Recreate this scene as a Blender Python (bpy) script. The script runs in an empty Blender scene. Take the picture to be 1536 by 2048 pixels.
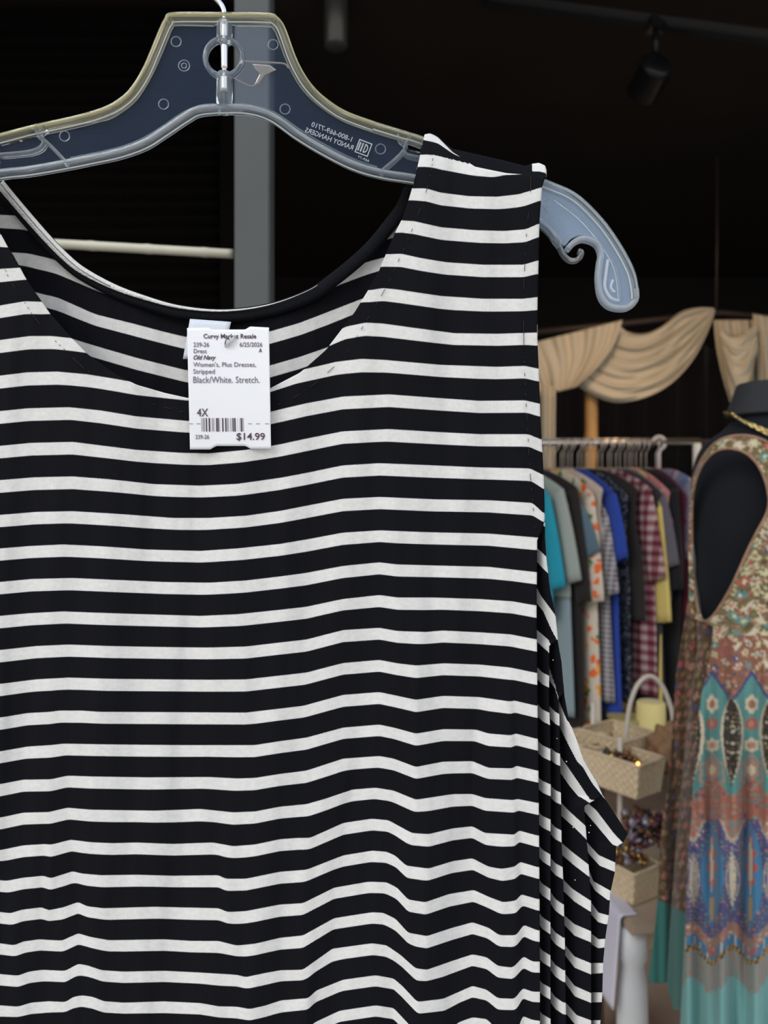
import bpy, bmesh, math, random
import numpy as np
from mathutils import Vector, Matrix
random.seed(7); rng = np.random.default_rng(7)
S = bpy.context.scene
COL = S.collection
# ------------------------------------------------------------ camera, world, lights
CZ = 1.5; F = 1500.0
cd = bpy.data.cameras.new('camera'); cam = bpy.data.objects.new('camera', cd); COL.objects.link(cam)
cam.location = (0, 0, CZ); cam.rotation_euler = (math.pi/2, 0, 0)
cd.sensor_fit = 'VERTICAL'; cd.sensor_height = 24; cd.lens = F/2048*24
cd.clip_start = 0.02; cd.dof.use_dof = True; cd.dof.focus_distance = 0.43; cd.dof.aperture_fstop = 6.2
S.camera = cam
S.view_settings.view_transform = 'Standard'; S.view_settings.look = 'None'
S.view_settings.gamma = 1; S.view_settings.exposure = 0.50
W = bpy.data.worlds.new('daylight'); S.world = W; W.use_nodes = True
wn = W.node_tree; bg = wn.nodes['Background']
tc = wn.nodes.new('ShaderNodeTexCoord'); sp = wn.nodes.new('ShaderNodeSeparateXYZ')
rp = wn.nodes.new('ShaderNodeValToRGB')
wn.links.new(tc.outputs['Generated'], sp.inputs[0])
mr = wn.nodes.new('ShaderNodeMapRange'); mr.inputs[1].default_value = -1; mr.inputs[2].default_value = 1
wn.links.new(sp.outputs['Z'], mr.inputs[0]); wn.links.new(mr.outputs[0], rp.inputs[0])
e = rp.color_ramp.elements
e[0].position = 0.0; e[0].color = (.30, .29, .28, 1)
e[1].position = 1.0; e[1].color = (.66, .78, 1.0, 1)
a = e.new(.49); a.color = (.42, .40, .38, 1)
a = e.new(.52); a.color = (1.0, .94, .84, 1)
a = e.new(.70); a.color = (.88, .91, .96, 1)
wn.links.new(rp.outputs[0], bg.inputs[0]); bg.inputs[1].default_value = .86

def lamp(name, kind, loc, target, energy, col, size=.1, spot=60, blend=.6):
    l = bpy.data.lights.new(name, kind); l.energy = energy; l.color = col
    if kind == 'SPOT': l.spot_size = math.radians(spot); l.spot_blend = blend; l.shadow_soft_size = size
    o = bpy.data.objects.new(name, l); COL.objects.link(o); o.location = loc
    o.rotation_euler = (Vector(target)-Vector(loc)).to_track_quat('-Z', 'Y').to_euler(); return o

sun = bpy.data.lights.new('soft_sun', 'SUN'); sun.energy = .85; sun.angle = math.radians(35); sun.color = (1, .96, .90)
so = bpy.data.objects.new('soft_sun', sun); COL.objects.link(so); so.rotation_euler = Vector((.62, .60, -.62)).to_track_quat('-Z', 'Y').to_euler()

# ------------------------------------------------------------ helpers
def P(px, py, Y): return Vector(((px-768)/F*Y, Y, CZ-(py-1024)/F*Y))
def newmat(name): 
    m = bpy.data.materials.new(name); m.use_nodes = True; return m, m.node_tree, m.node_tree.nodes['Principled BSDF']
def mat(name, col, rough=.6, metal=0, var=0, scale=30, bump=0, sheen=0, trans=0, ior=1.45, spec=.5, emit=None, es=0):
    m, nt, b = newmat(name)
    b.inputs['Base Color'].default_value = (*col, 1); b.inputs['Roughness'].default_value = rough
    b.inputs['Metallic'].default_value = metal; b.inputs['Sheen Weight'].default_value = sheen
    b.inputs['Transmission Weight'].default_value = trans; b.inputs['IOR'].default_value = ior
    b.inputs['Specular IOR Level'].default_value = spec
    if emit: b.inputs['Emission Color'].default_value = (*emit, 1); b.inputs['Emission Strength'].default_value = es
    if var or bump:
        t = nt.nodes.new('ShaderNodeTexCoord'); n = nt.nodes.new('ShaderNodeTexNoise')
        n.inputs['Scale'].default_value = scale; n.inputs['Detail'].default_value = 4
        nt.links.new(t.outputs['Object'], n.inputs['Vector'])
        if var:
            mx = nt.nodes.new('ShaderNodeMix'); mx.data_type = 'RGBA'
            mx.inputs[6].default_value = (*[c*(1-var) for c in col], 1); mx.inputs[7].default_value = (*[min(1, c*(1+var)) for c in col], 1)
            nt.links.new(n.outputs['Fac'], mx.inputs[0]); nt.links.new(mx.outputs[2], b.inputs['Base Color'])
        if bump:
            bp = nt.nodes.new('ShaderNodeBump'); bp.inputs['Strength'].default_value = bump; bp.inputs['Distance'].default_value = .003
            nt.links.new(n.outputs['Fac'], bp.inputs['Height']); nt.links.new(bp.outputs[0], b.inputs['Normal'])
    return m
def vcolmat(name, rough=.8, sheen=.2):
    m, nt, b = newmat(name); b.inputs['Roughness'].default_value = rough; b.inputs['Sheen Weight'].default_value = sheen
    b.inputs['Specular IOR Level'].default_value = .25
    a = nt.nodes.new('ShaderNodeVertexColor'); a.layer_name = 'Col'; nt.links.new(a.outputs[0], b.inputs['Base Color']); return m
def link(name, me, m=None, parent=None, smooth=True):
    o = bpy.data.objects.new(name, me); COL.objects.link(o)
    if m: me.materials.append(m)
    if smooth:
        for p in me.polygons: p.use_smooth = True
    if parent:
        o.parent = parent
        bpy_loc = parent.location.copy()
        for v in me.vertices: v.co -= bpy_loc
    return o
def finish(name, bm, m, parent=None, smooth=True):
    bmesh.ops.recalc_face_normals(bm, faces=bm.faces)
    me = bpy.data.meshes.new(name); bm.to_mesh(me); bm.free(); return link(name, me, m, parent, smooth)
def tag(o, label=None, cat=None, group=None, kind=None):
    if label: o['label'] = label
    if cat: o['category'] = cat
    if group: o['group'] = group
    if kind: o['kind'] = kind
    return o
def thing(name, label, cat, loc, group=None):
    o = bpy.data.objects.new(name, None); COL.objects.link(o); o.location = loc; o.empty_display_size = .05
    return tag(o, label, cat, group)
def grid(name, pts, m, parent=None, uv=None, col=None, thick=0, keep=None, close=False, offset=0):
    """pts [R][C] -> one sheet mesh"""
    R, C = len(pts), len(pts[0])
    vs = [tuple(p) for r in pts for p in r]; fs = []
    for i in range(R-1):
        for j in range(C-1 if not close else C):
            j2 = (j+1) % C
            if keep is not None and not keep(i, j): continue
            fs.append((i*C+j, i*C+j2, (i+1)*C+j2, (i+1)*C+j))
    me = bpy.data.meshes.new(name); me.from_pydata(vs, [], fs); me.update()
    if uv is not None:
        l = me.uv_layers.new(name='UVMap'); idx = np.empty(len(me.loops), dtype=np.int32); me.loops.foreach_get('vertex_index', idx)
        l.data.foreach_set('uv', np.asarray(uv, dtype=np.float32).reshape(-1, 2)[idx].ravel())
    if col is not None:
        c = me.color_attributes.new('Col', 'FLOAT_COLOR', 'POINT'); arr = np.ones((R*C, 4), dtype=np.float32)
        arr[:, :3] = np.asarray(col).reshape(-1, 3); c.data.foreach_set('color', arr.ravel())
    o = link(name, me, m, parent)
    if keep is not None:
        bm = bmesh.new(); bm.from_mesh(me); bmesh.ops.delete(bm, geom=[v for v in bm.verts if not v.link_faces], context='VERTS'); bm.to_mesh(me); bm.free()
        for p in me.polygons: p.use_smooth = True
    if thick:
        s = o.modifiers.new('thickness', 'SOLIDIFY'); s.thickness = thick; s.offset = offset
    return o
def smoothpts(pts, n=6, closed=False):
    """Catmull-Rom resample"""
    pts = [Vector(p) for p in pts]; out = []
    N = len(pts); rngN = N if closed else N-1
    for i in range(rngN):
        g = (lambda k: pts[k % N]) if closed else (lambda k: pts[max(0, min(N-1, k))])
        p0, p1, p2, p3 = g(i-1), g(i), g(i+1), g(i+2)
        for k in range(n):
            t = k/n
            out.append(.5*((2*p1)+(p2-p0)*t+(2*p0-5*p1+4*p2-p3)*t*t+(3*p1-p0-3*p2+p3)*t**3))
    if not closed: out.append(pts[-1])
    return out
def sweep(bm, pts, ra, rb=None, sides=12, up=Vector((0, 1, 0)), power=2, closed=False, caps=True):
    """tube with superellipse section: ra in the plane across 'up', rb along 'up'. ra may be a list"""
    rb = rb if rb is not None else ra; n = len(pts); rings = []
    for i, p in enumerate(pts):
        if closed: t = (pts[(i+1) % n]-pts[i-1])
        else: t = pts[min(n-1, i+1)]-pts[max(0, i-1)]
        t = t.normalized(); u = up
        if abs(t.dot(u)) > .95: u = Vector((1, 0, 0))
        s = t.cross(u).normalized(); w = s.cross(t).normalized()
        A = ra[i] if hasattr(ra, '__len__') else ra; B = rb[i] if hasattr(rb, '__len__') else rb
        ring = []
        for k in range(sides):
            th = 2*math.pi*k/sides; c, d = math.cos(th), math.sin(th)
            ring.append(bm.verts.new(p+s*A*math.copysign(abs(c)**(2/power), c)+w*B*math.copysign(abs(d)**(2/power), d)))
        rings.append(ring)
    for i in range(n if closed else n-1):
        a, b = rings[i], rings[(i+1) % n]
        for k in range(sides): bm.faces.new((a[k], a[(k+1) % sides], b[(k+1) % sides], b[k]))
    if caps and not closed: bm.faces.new(rings[0]); bm.faces.new(rings[-1])
def tube(name, pts, r, m, parent=None, sides=10, rb=None, power=2, closed=False):
    bm = bmesh.new(); sweep(bm, [Vector(p) for p in pts], r, rb, sides, power=power, closed=closed); return finish(name, bm, m, parent)
def boxbm(bm, c, s, rot=0, bevel=0):
    g = bmesh.ops.create_cube(bm, size=1, matrix=Matrix.Translation(c) @ Matrix.Rotation(rot, 4, 'Z') @ Matrix.Diagonal((*s, 1)))
    if bevel:
        es = list({e for v in g['verts'] for e in v.link_edges}); bmesh.ops.bevel(bm, geom=es, offset=bevel, segments=2, affect='EDGES')
def box(name, c, s, m, parent=None, rot=0, bevel=0):
    bm = bmesh.new(); boxbm(bm, c, s, rot, bevel); return finish(name, bm, m, parent, smooth=False)
def lathe(name, prof, c, m, parent=None, seg=32, axis=None):
    bm = bmesh.new(); rings = []
    M = axis.to_matrix().to_4x4() if axis else Matrix.Identity(4)
    for r, z in prof:
        rings.append([bm.verts.new(Vector(c)+M @ Vector((r*math.cos(2*math.pi*k/seg), r*math.sin(2*math.pi*k/seg), z))) for k in range(seg)])
    for a, b in zip(rings, rings[1:]):
        for k in range(seg): bm.faces.new((a[k], a[(k+1) % seg], b[(k+1) % seg], b[k]))
    bm.faces.new(rings[0]); bm.faces.new(rings[-1]); return finish(name, bm, m, parent)
def plate(name, outlines, Y, thick, m, parent=None, bevel=0):
    """flat plate in the plane at depth Y with holes; outlines in px"""
    c = bpy.data.curves.new(name, 'CURVE'); c.dimensions = '2D'; c.fill_mode = 'BOTH'; c.extrude = thick/2; c.bevel_depth = bevel
    for ol in outlines:
        s = c.splines.new('POLY'); s.points.add(len(ol)-1); s.use_cyclic_u = True
        for q, (x, y) in zip(s.points, ol): q.co = ((x-768)/F*Y, -(y-1024)/F*Y, 0, 1)
    o = bpy.data.objects.new('tmp', c); COL.objects.link(o); bpy.context.view_layer.update()
    me = bpy.data.meshes.new_from_object(o.evaluated_get(bpy.context.evaluated_depsgraph_get())); bpy.data.objects.remove(o)
    for v in me.vertices: x, y, z = v.co; v.co = (x, Y+z, CZ+y)
    me.materials.clear(); return link(name, me, m, parent, smooth=False)
_cap = None
def textmesh(body, bold=0, shear=0, ext=.01):
    c = bpy.data.curves.new('t', 'FONT'); c.body = body; c.size = 1; c.extrude = ext; c.offset = bold; c.shear = shear; c.resolution_u = 3
    o = bpy.data.objects.new('tmp', c); COL.objects.link(o); bpy.context.view_layer.update()
    me = bpy.data.meshes.new_from_object(o.evaluated_get(bpy.context.evaluated_depsgraph_get())); bpy.data.objects.remove(o); me.materials.clear(); return me
def text(name, body, x0, x1, base, cap, surf, m, parent, bold=0, shear=0, mirror=False, rot=0):
    """lettering laid on surface surf(px,py)->Vector; box x0..x1, baseline base, capital height cap (px)"""
    global _cap
    if _cap is None: h = textmesh('H'); _cap = max(v.co.y for v in h.vertices)
    me = textmesh(body, bold, shear); xs = [v.co.x for v in me.vertices]; mn, mx = min(xs), max(xs)
    c, s = math.cos(rot), math.sin(rot); xc = (x0+x1)/2
    for v in me.vertices:
        u = (v.co.x-mn)/(mx-mn); w = v.co.y/_cap*cap
        if mirror: u = 1-u
        dx = x0+u*(x1-x0)-xc; dy = -w
        q = surf(xc+dx*c-dy*s, base+dx*s+dy*c); v.co = q+Vector((0, -v.co.z*.01, 0))
    return link(name, me, m, parent, smooth=False)
def ip(poly, x): a = np.array(poly, float); return np.interp(x, a[:, 0], a[:, 1])
def ipy(poly, y): a = np.array(poly, float); return np.interp(y, a[:, 1], a[:, 0])

# ------------------------------------------------------------ setting
M_black = mat('black_paint', (.016, .012, .009), .75, var=.4, scale=3)
M_wall = mat('black_wall', (.012, .009, .008), .8, var=.3, scale=2)
M_floor = mat('brown_concrete_floor', (.36, .27, .21), .55, var=.35, scale=6)
M_pave = mat('grey_pavement', (.35, .34, .32), .8, var=.2, scale=8)
def struct(name, c, s, m): return tag(box(name, c, s, m), kind='structure')
struct('floor', (0, 3.0, -.03), (7.4, 4.3, .06), M_floor)
struct('pavement', (0, -4.2, -.03), (14, 10.08, .06), M_pave)
struct('ceiling', (0, 3.0, 3.13), (7.4, 4.3, .1), M_black)
struct('wall_back', (0, 5.1, 1.54), (7.2, .1, 3.08), M_wall)
struct('wall_left', (-3.55, 2.95, 1.54), (.1, 4.2, 3.08), M_wall)
struct('wall_right', (3.55, 2.95, 1.54), (.1, 4.2, 3.08), M_wall)
# dark pleated curtain along the back wall
M_curt = mat('black_curtain_cloth', (.012, .010, .011), .9, sheen=.1)
pts = [[Vector((x, 4.75+.035*math.sin(x*34+.4*math.sin(x*9)), z)) for x in np.linspace(-.2, 3.3, 260)] for z in np.linspace(.04, 2.55, 8)]
tag(grid('back_curtain', pts, M_curt, thick=.004), 'black pleated curtain hanging behind the clothing rack', 'curtain')
# storefront post
M_post = mat('grey_powder_coat', (.075, .085, .085), .5, var=.12, scale=12)
box('storefront_post', (P(504, 0, .945).x, .965, 1.54), (.045, .04, 3.08), M_post, bevel=.002)
tag(bpy.data.objects['storefront_post'], 'grey square steel post behind the dress neckline', 'post')
# roller shutter seen behind the neck hole (dark slats)
M_slat = mat('dark_slat_metal', (.0045, .0036, .003), .9, spec=.08)
sh = thing('roller_shutter', 'dark ribbed roller shutter left of the grey post, seen through the neckline', 'shutter', (-.75, 2.3, 0))
bm = bmesh.new(); prof = []
zz = 1.62
for k in range(34):
    z = 1.62+k*.042; prof += [(2.3, z), (2.29, z+.006), (2.275, z+.02), (2.29, z+.034), (2.3, z+.04)]
x0, x1 = -1.55, -.49
va = [bm.verts.new((x0, y, z)) for y, z in prof]; vb = [bm.verts.new((x1, y, z)) for y, z in prof]
for i in range(len(prof)-1): bm.faces.new((va[i], vb[i], vb[i+1], va[i+1]))
o = finish('slat_curtain', bm, M_slat, sh); o.modifiers.new('t', 'SOLIDIFY').thickness = .004
for xx in (x0-.02, x1+.02): box('side_rail', (xx, 2.3, 1.52), (.05, .07, 3.03), M_slat, sh)
# pale wooden pole behind the neckline
M_pole = mat('pale_bamboo', (.62, .60, .48), .5, var=.15, scale=20)
q0, q1 = P(-4050, 246, 1.0), P(466, 508, 1.0)
rr = []; pp = []
for k in range(481):
    t = k/480; pp.append(q0.lerp(q1, t)); rr.append(.0062*(1+.10*math.exp(-((t*40 % 1)-.5)**2/.003)))
tag(tube('bamboo_pole', pp, rr, M_pole), 'pale horizontal pole seen through the neckline, left of the post', 'pole')
# ceiling track and lamps
M_track = mat('black_track_metal', (.03, .03, .03), .4)
M_lampb = mat('black_lamp_metal', (.015, .017, .02), .3, metal=.2)
M_lampg = mat('grey_brushed_lamp', (.16, .16, .15), .35, metal=.6)
tk = thing('lighting_track', 'long black ceiling track running across the top right', 'lighting track', P(1300, 35, 2.2))
def rail(a, b, h, w): 
    bm = bmesh.new(); sweep(bm, [a, b], w, h, sides=4, up=Vector((0, 0, 1)), power=2); return bm
finish('rail', rail(P(880, -22, 2.38), P(1600, 78, 2.0), .018, .022), M_track, tk, smooth=False)
finish('lower_lip', rail(P(880, -4, 2.38), P(1600, 96, 2.0), .006, .012), M_lampb, tk, smooth=False)
tag(tube('electrical_conduit', [P(860, -40, 2.7), P(1600, 40, 2.6)], .012, M_track), 'thin dark conduit above the ceiling track', 'conduit')
sl = thing('track_spotlight', 'black cylindrical track spotlight tilted down left, top right', 'spotlight', P(1312, 60, 2.15))
box('track_adapter', P(1312, 50, 2.14), (.05, .05, .03), M_lampb, sl, bevel=.004)
tube('stem', [P(1312, 55, 2.14), P(1311, 105, 2.14)], .009, M_lampb, sl)
ax0, ax1 = P(1318, 124, 2.11), P(1283, 190, 2.20)
d = (ax1-ax0); qd = d.to_track_quat('Z', 'Y')
lathe('lamp_body', [(.0, 0), (.036, 0), (.046, .008), (.048, .02), (.046, .022), (.046, d.length-.004), (.043, d.length), (.036, d.length), (.034, d.length-.03), (0, d.length-.03)], ax0, M_lampb, sl, axis=qd)
hd = thing('pendant_downlight', 'grey cylindrical downlight hanging from the ceiling above the hanger', 'downlight', P(672, 60, 2.3))
lathe('lamp_body', [(0, 0), (.030, 0), (.036, .004), (.036, .36), (0, .36)], P(672, 94, 2.3)+Vector((0, 0, 0)), M_lampg, hd)
hd2 = thing('pendant_downlight', 'faint dark cylindrical downlight at the top left of the hanger', 'downlight', P(190, 40, 2.5))
lathe('lamp_body', [(0, 0), (.036, 0), (.042, .004), (.042, .36), (0, .36)], P(190, 76, 2.5), M_lampb, hd2)
lamp('spot_warm', 'SPOT', ax1+d.normalized()*.03, P(1300, 800, 3.6), 13, (1, .66, .40), .03, 70, .8)
lamp('spot_warm', 'SPOT', (1.7, 2.1, 2.95), P(1370, 830, 2.6), 20, (1, .60, .32), .04, 60, .8)

# ------------------------------------------------------------ striped dress
YD = .43
m, nt, b = newmat('striped_jersey'); M_str = m
N = nt.nodes.new; L = nt.links.new
uvn = N('ShaderNodeUVMap'); sx = N('ShaderNodeSeparateXYZ'); L(uvn.outputs[0], sx.inputs[0])
def math_(op, a, b_=None):
    n = N('ShaderNodeMath'); n.operation = op
    for i, v in enumerate((a, b_)):
        if v is None: continue
        if isinstance(v, (int, float)): n.inputs[i].default_value = v
        else: L(v, n.inputs[i])
    return n.outputs[0]
rib = math_('SINE', math_('MULTIPLY', sx.outputs['X'], 2*math.pi*38))
nz = N('ShaderNodeTexNoise'); nz.inputs['Scale'].default_value = 60; L(uvn.outputs[0], nz.inputs['Vector'])
vv = math_('ADD', sx.outputs['Y'], math_('ADD', math_('MULTIPLY', rib, .010), math_('MULTIPLY', math_('SUBTRACT', nz.outputs['Fac'], .5), .03)))
fr = math_('FRACT', vv); wh = math_('LESS_THAN', fr, .362)
mixc = N('ShaderNodeMix'); mixc.data_type = 'RGBA'; L(wh, mixc.inputs[0])
n2 = N('ShaderNodeTexNoise'); n2.inputs['Scale'].default_value = 9; n2.inputs['Detail'].default_value = 8; L(uvn.outputs[0], n2.inputs['Vector'])
cr = N('ShaderNodeValToRGB'); cr.color_ramp.elements[0].color = (.71, .70, .675, 1); cr.color_ramp.elements[1].color = (.80, .79, .77, 1)
cr.color_ramp.elements[0].position = .3; cr.color_ramp.elements[1].position = .7
L(n2.outputs['Fac'], cr.inputs[0]); L(cr.outputs[0], mixc.inputs[7])
# lint specks on the black
vo = N('ShaderNodeTexVoronoi'); vo.inputs['Scale'].default_value = 7; L(uvn.outputs[0], vo.inputs['Vector'])
lint = math_('LESS_THAN', vo.outputs['Distance'], .016)
mb = N('ShaderNodeMix'); mb.data_type = 'RGBA'; mb.inputs[6].default_value = (.0065, .0068, .0095, 1); mb.inputs[7].default_value = (.16, .16, .16, 1)
L(math_('MULTIPLY', lint, .6), mb.inputs[0]); L(mb.outputs[2], mixc.inputs[6]); L(mixc.outputs[2], b.inputs['Base Color'])
b.inputs['Roughness'].default_value = .9; b.inputs['Specular IOR Level'].default_value = .10
bp = N('ShaderNodeBump'); bp.inputs['Strength'].default_value = .25; bp.inputs['Distance'].default_value = .0003
# long vertical creases
mp = N('ShaderNodeMapping'); mp.inputs['Scale'].default_value = (.85, .09, 1); L(uvn.outputs[0], mp.inputs[0])
n3 = N('ShaderNodeTexNoise'); n3.inputs['Scale'].default_value = 2.0; n3.inputs['Detail'].default_value = 1.2; L(mp.outputs[0], n3.inputs['Vector'])
bp2 = N('ShaderNodeBump'); bp2.inputs['Strength'].default_value = .8; bp2.inputs['Distance'].default_value = .007; L(n3.outputs['Fac'], bp2.inputs['Height'])
L(rib, bp.inputs['Height']); L(bp2.outputs[0], bp.inputs['Normal']); L(bp.outputs[0], b.inputs['Normal'])

T = {}
T[-1] = [(-270, 292), (0, 292), (846, 264), (876, 274), (905, 302), (950, 327), (1010, 340), (1090, 346)]
T[0] = [(-270, 335), (0, 335), (838, 310), (866, 310), (880, 313), (905, 320), (950, 334), (1010, 349), (1090, 360)]
T[0] = [(-270, 335), (0, 335), (838, 310), (866, 310), (880, 313), (950, 329), (985, 333), (1010, 327), (1090, 328)]
T[1] = [(-270, 400), (0, 402), (823, 377.5), (852, 377.5), (880.6, 386), (938, 393), (995, 394), (1038, 389), (1084, 374.7)]
T[2] = [(-270, 480), (0, 468.7), (12, 471), (803, 441.4), (829, 443), (880.6, 455), (952, 461), (1009.5, 462.6), (1052.5, 459), (1077.7, 447.7)]
T[3] = [(-270, 550), (0, 538.4), (41, 535.7), (771.7, 509), (803, 508), (840.5, 516.5), (892, 525), (966.5, 530), (1047, 530), (1077, 521)]
T[4] = [(-270, 620), (0, 611.7), (49, 603), (82, 604), (739, 581), (766, 576.7), (794.6, 579.5), (880.6, 592.4), (966.5, 598), (1047, 598), (1075, 594.7)]
T[5] = [(-270, 690), (0, 680.6), (60, 672.4), (104, 672.4), (145, 677), (175, 682), (660, 672), (691.5, 654), (731.6, 645.5), (766, 647.5), (823, 655.5), (909, 667), (995, 668), (1074, 665.5)]
T[6] = [(-270, 760), (0, 751.7), (55, 745), (115, 743.5), (175, 749), (230, 758), (273, 766), (375, 778), (450, 782), (540, 762), (591, 743), (672, 724), (723, 718), (766, 720), (880.6, 730), (995, 734), (1049.6, 732), (1077, 738)]
T[7] = [(0, 822.7), (55, 817), (138.5, 814.7), (200.5, 821), (273, 833), (375, 842), (450, 843), (540, 824), (613, 806.7), (686, 793.5), (777, 789), (868, 795.7), (959, 802), (1050, 801), (1079.6, 808)]
T[8] = [(0, 892), (62, 886), (146, 884), (200.5, 891), (273, 900), (364.6, 906), (419, 907), (492, 900), (560, 889), (613, 877.4), (686, 863), (777, 858.4), (868, 864), (959, 868.6), (1056, 868.6), (1083, 879.6)]
T[9] = [(0, 960.5), (66, 955), (146, 953), (219, 958.7), (310, 968.5), (401, 971.5), (474, 968), (560, 956), (613, 946), (686, 931), (759, 926.6), (868, 931), (959, 935), (1059.5, 937), (1087, 950.6)]
T[10] = [(0, 1030), (73, 1024), (146, 1022.5), (237, 1028), (346, 1036), (419, 1036), (492, 1031.6), (560, 1022), (613, 1011.6), (686, 997.7), (759, 994), (868, 998.8), (977.5, 1000.6), (1065, 1006), (1088, 1028)]
T[11] = [(0, 1097), (62, 1092), (127.6, 1089), (200.5, 1092.5), (291.6, 1099), (401, 1102), (474, 1097), (560, 1088), (613, 1079), (686, 1065.5), (759, 1060.8), (850, 1064.4), (977.5, 1067.3), (1072, 1075)]
T[12] = [(0, 1164), (62, 1158), (146, 1156), (237, 1160), (328, 1164), (419, 1165.4), (492, 1161), (560, 1153), (613, 1145.7), (686, 1132), (759, 1124.6), (795, 1129), (868, 1131), (977.5, 1133.7), (1074, 1144.6)]
T[13] = [(0, 1231.8), (55, 1226.7), (127.6, 1222.7), (182, 1225), (273, 1228), (401, 1231.8), (474, 1228.5), (560, 1219.6), (613, 1213.5), (686, 1198), (759, 1190), (795, 1195), (868, 1195), (959, 1198), (1025, 1202.6), (1072, 1211)]
T[14] = [(0, 1300), (73, 1292), (138.5, 1289), (219, 1292), (328, 1294), (419, 1295), (492, 1293), (560, 1285), (613, 1279), (686, 1260), (759, 1255.5), (795, 1262), (850, 1264), (886, 1261), (959, 1264.6), (1021, 1268.6), (1074, 1279)]
T[15] = [(0, 1367.7), (73, 1358.6), (138.5, 1355), (219, 1357.5), (328, 1358.6), (419, 1359.4), (492, 1358.6), (560, 1351), (613, 1345), (686, 1326), (759, 1319.6), (795, 1326.5), (832, 1331), (886, 1326.5), (959, 1329), (1021, 1335), (1074, 1346)]
T[16] = [(0, 1435), (55, 1426), (102, 1423.5), (116.7, 1421), (164, 1421), (200.5, 1423.5), (328, 1424), (492, 1425), (560, 1417), (606, 1411.5), (686, 1389.6), (759, 1384), (795, 1391.5), (832, 1399.5), (886, 1391.5), (959, 1394), (1021, 1403), (1027, 1400.5), (1074, 1411.5)]
T[17] = [(0, 1502.6), (55, 1493), (102, 1490), (127.6, 1487), (182, 1488), (255, 1489), (364.6, 1490), (510, 1490), (560, 1482), (613, 1475), (686, 1455), (759, 1449), (788, 1455), (832, 1467), (886, 1458), (952, 1459), (977.5, 1467), (1024, 1470.6), (1028.5, 1466), (1076, 1478)]
T[18] = [(0, 1568), (47, 1559), (102, 1558.4), (135, 1551), (182, 1552.6), (291.6, 1554.4), (419, 1553.7), (474, 1556.6), (510, 1555.5), (560, 1547.5), (613, 1541), (686, 1517), (759, 1511.7), (788, 1517), (832, 1533.6), (886, 1523), (945, 1522), (977.5, 1535.5), (1026.7, 1536.5), (1030, 1530.7), (1078, 1541.7)]
T[19] = [(0, 1635), (47, 1625), (98, 1623.7), (135, 1615), (182, 1619), (310, 1621), (401, 1617.5), (467, 1624.4), (510, 1622.6), (560, 1613), (613, 1608), (650, 1597.5), (704, 1579), (751.5, 1575), (788, 1581), (832, 1599), (904.6, 1588), (945, 1587.6), (970, 1595.6), (1029, 1600), (1032, 1597), (1078, 1606)]
T[20] = [(0, 1700), (47, 1690.4), (91, 1687.5), (102, 1689), (142, 1679), (182, 1684), (226, 1686), (273, 1684.6), (346, 1687.5), (426.6, 1684.6), (467, 1692), (510, 1688.6), (560, 1678), (595, 1675.5), (620, 1675.5), (686, 1645.6), (744, 1637), (777, 1640), (824, 1665.6), (857, 1668), (904.6, 1656.5), (945, 1652), (970, 1665.6), (1030, 1669), (1036, 1660), (1076, 1671)]
T[21] = [(0, 1760), (14.6, 1761), (47, 1755), (87.5, 1751), (102, 1756), (146, 1742), (164, 1746.6), (204, 1750), (273, 1749), (346, 1751), (437.5, 1750), (452, 1757), (492, 1757), (560, 1743), (613, 1739), (686, 1710.5), (744, 1701), (773, 1703), (791.5, 1711), (813, 1731), (857, 1736.7), (904.6, 1722), (945, 1716), (977.5, 1733), (1003, 1737.4), (1028.5, 1733), (1039.5, 1723), (1076, 1734)]
T[22] = [(0, 1823.5), (22, 1826), (44, 1819), (84, 1814), (98, 1820), (127.6, 1814), (157, 1803.4), (175, 1812), (208, 1816), (310, 1813), (437.5, 1816), (456, 1823.5), (492, 1821.7), (560, 1808.5), (605.6, 1806), (667.6, 1775), (737, 1763), (773, 1764), (795, 1775), (817, 1798.7), (850, 1804), (897, 1787.7), (948, 1779.4), (977.5, 1793), (1006.6, 1804), (1032, 1800.5), (1041, 1787.7), (1076, 1798)]
T[23] = [(0, 1886), (29, 1890), (47, 1882.5), (80, 1878), (124, 1880.7), (157, 1866), (182, 1873.4), (219, 1880), (328, 1878), (383, 1881.4), (437.5, 1881.4), (474, 1890.6), (510, 1887), (560, 1875), (605.6, 1870.5), (667.6, 1836), (744, 1824), (766, 1825), (791.5, 1837), (817, 1865), (853.5, 1871.6), (904.6, 1855), (945, 1844), (977.5, 1855), (999, 1870), (1032, 1870), (1046.7, 1848.6), (1076, 1860.7)]
T[24] = [(0, 1947.4), (36.5, 1950.7), (58, 1942.7), (84, 1939), (131, 1941), (157, 1927), (175, 1930), (204, 1939.8), (248, 1942.7), (328, 1941), (401, 1944.5), (474, 1949), (492, 1953.6), (529, 1945.6), (560, 1940), (605.6, 1939), (664, 1897), (744, 1886), (773, 1890), (802.5, 1910), (831.6, 1936), (853.5, 1939), (904.6, 1921), (945, 1908), (974, 1914), (995.7, 1931), (1025, 1934.7), (1046.7, 1911.7), (1065, 1922.6), (1079.6, 1922.6)]
T[25] = [(0, 2010), (36.5, 2012.7), (62, 2004.7), (98, 2001.7), (131, 2003.6), (146, 1993.7), (164, 1990), (186, 1993), (208, 2001.7), (248, 2004.7), (328, 2002), (401, 2005.4), (437.5, 2012), (474, 2012.7), (499.5, 2017.4), (529, 2011), (562, 2000), (616.6, 1995.6), (631, 1981), (686, 1959), (751.5, 1950), (788, 1956.5), (806, 1972), (835, 2003), (886, 1997), (945, 1971), (974, 1979), (995.7, 1995.6), (1028.5, 1997), (1045, 1975.5), (1065, 1982.8), (1079.6, 1982.8)]
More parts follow.
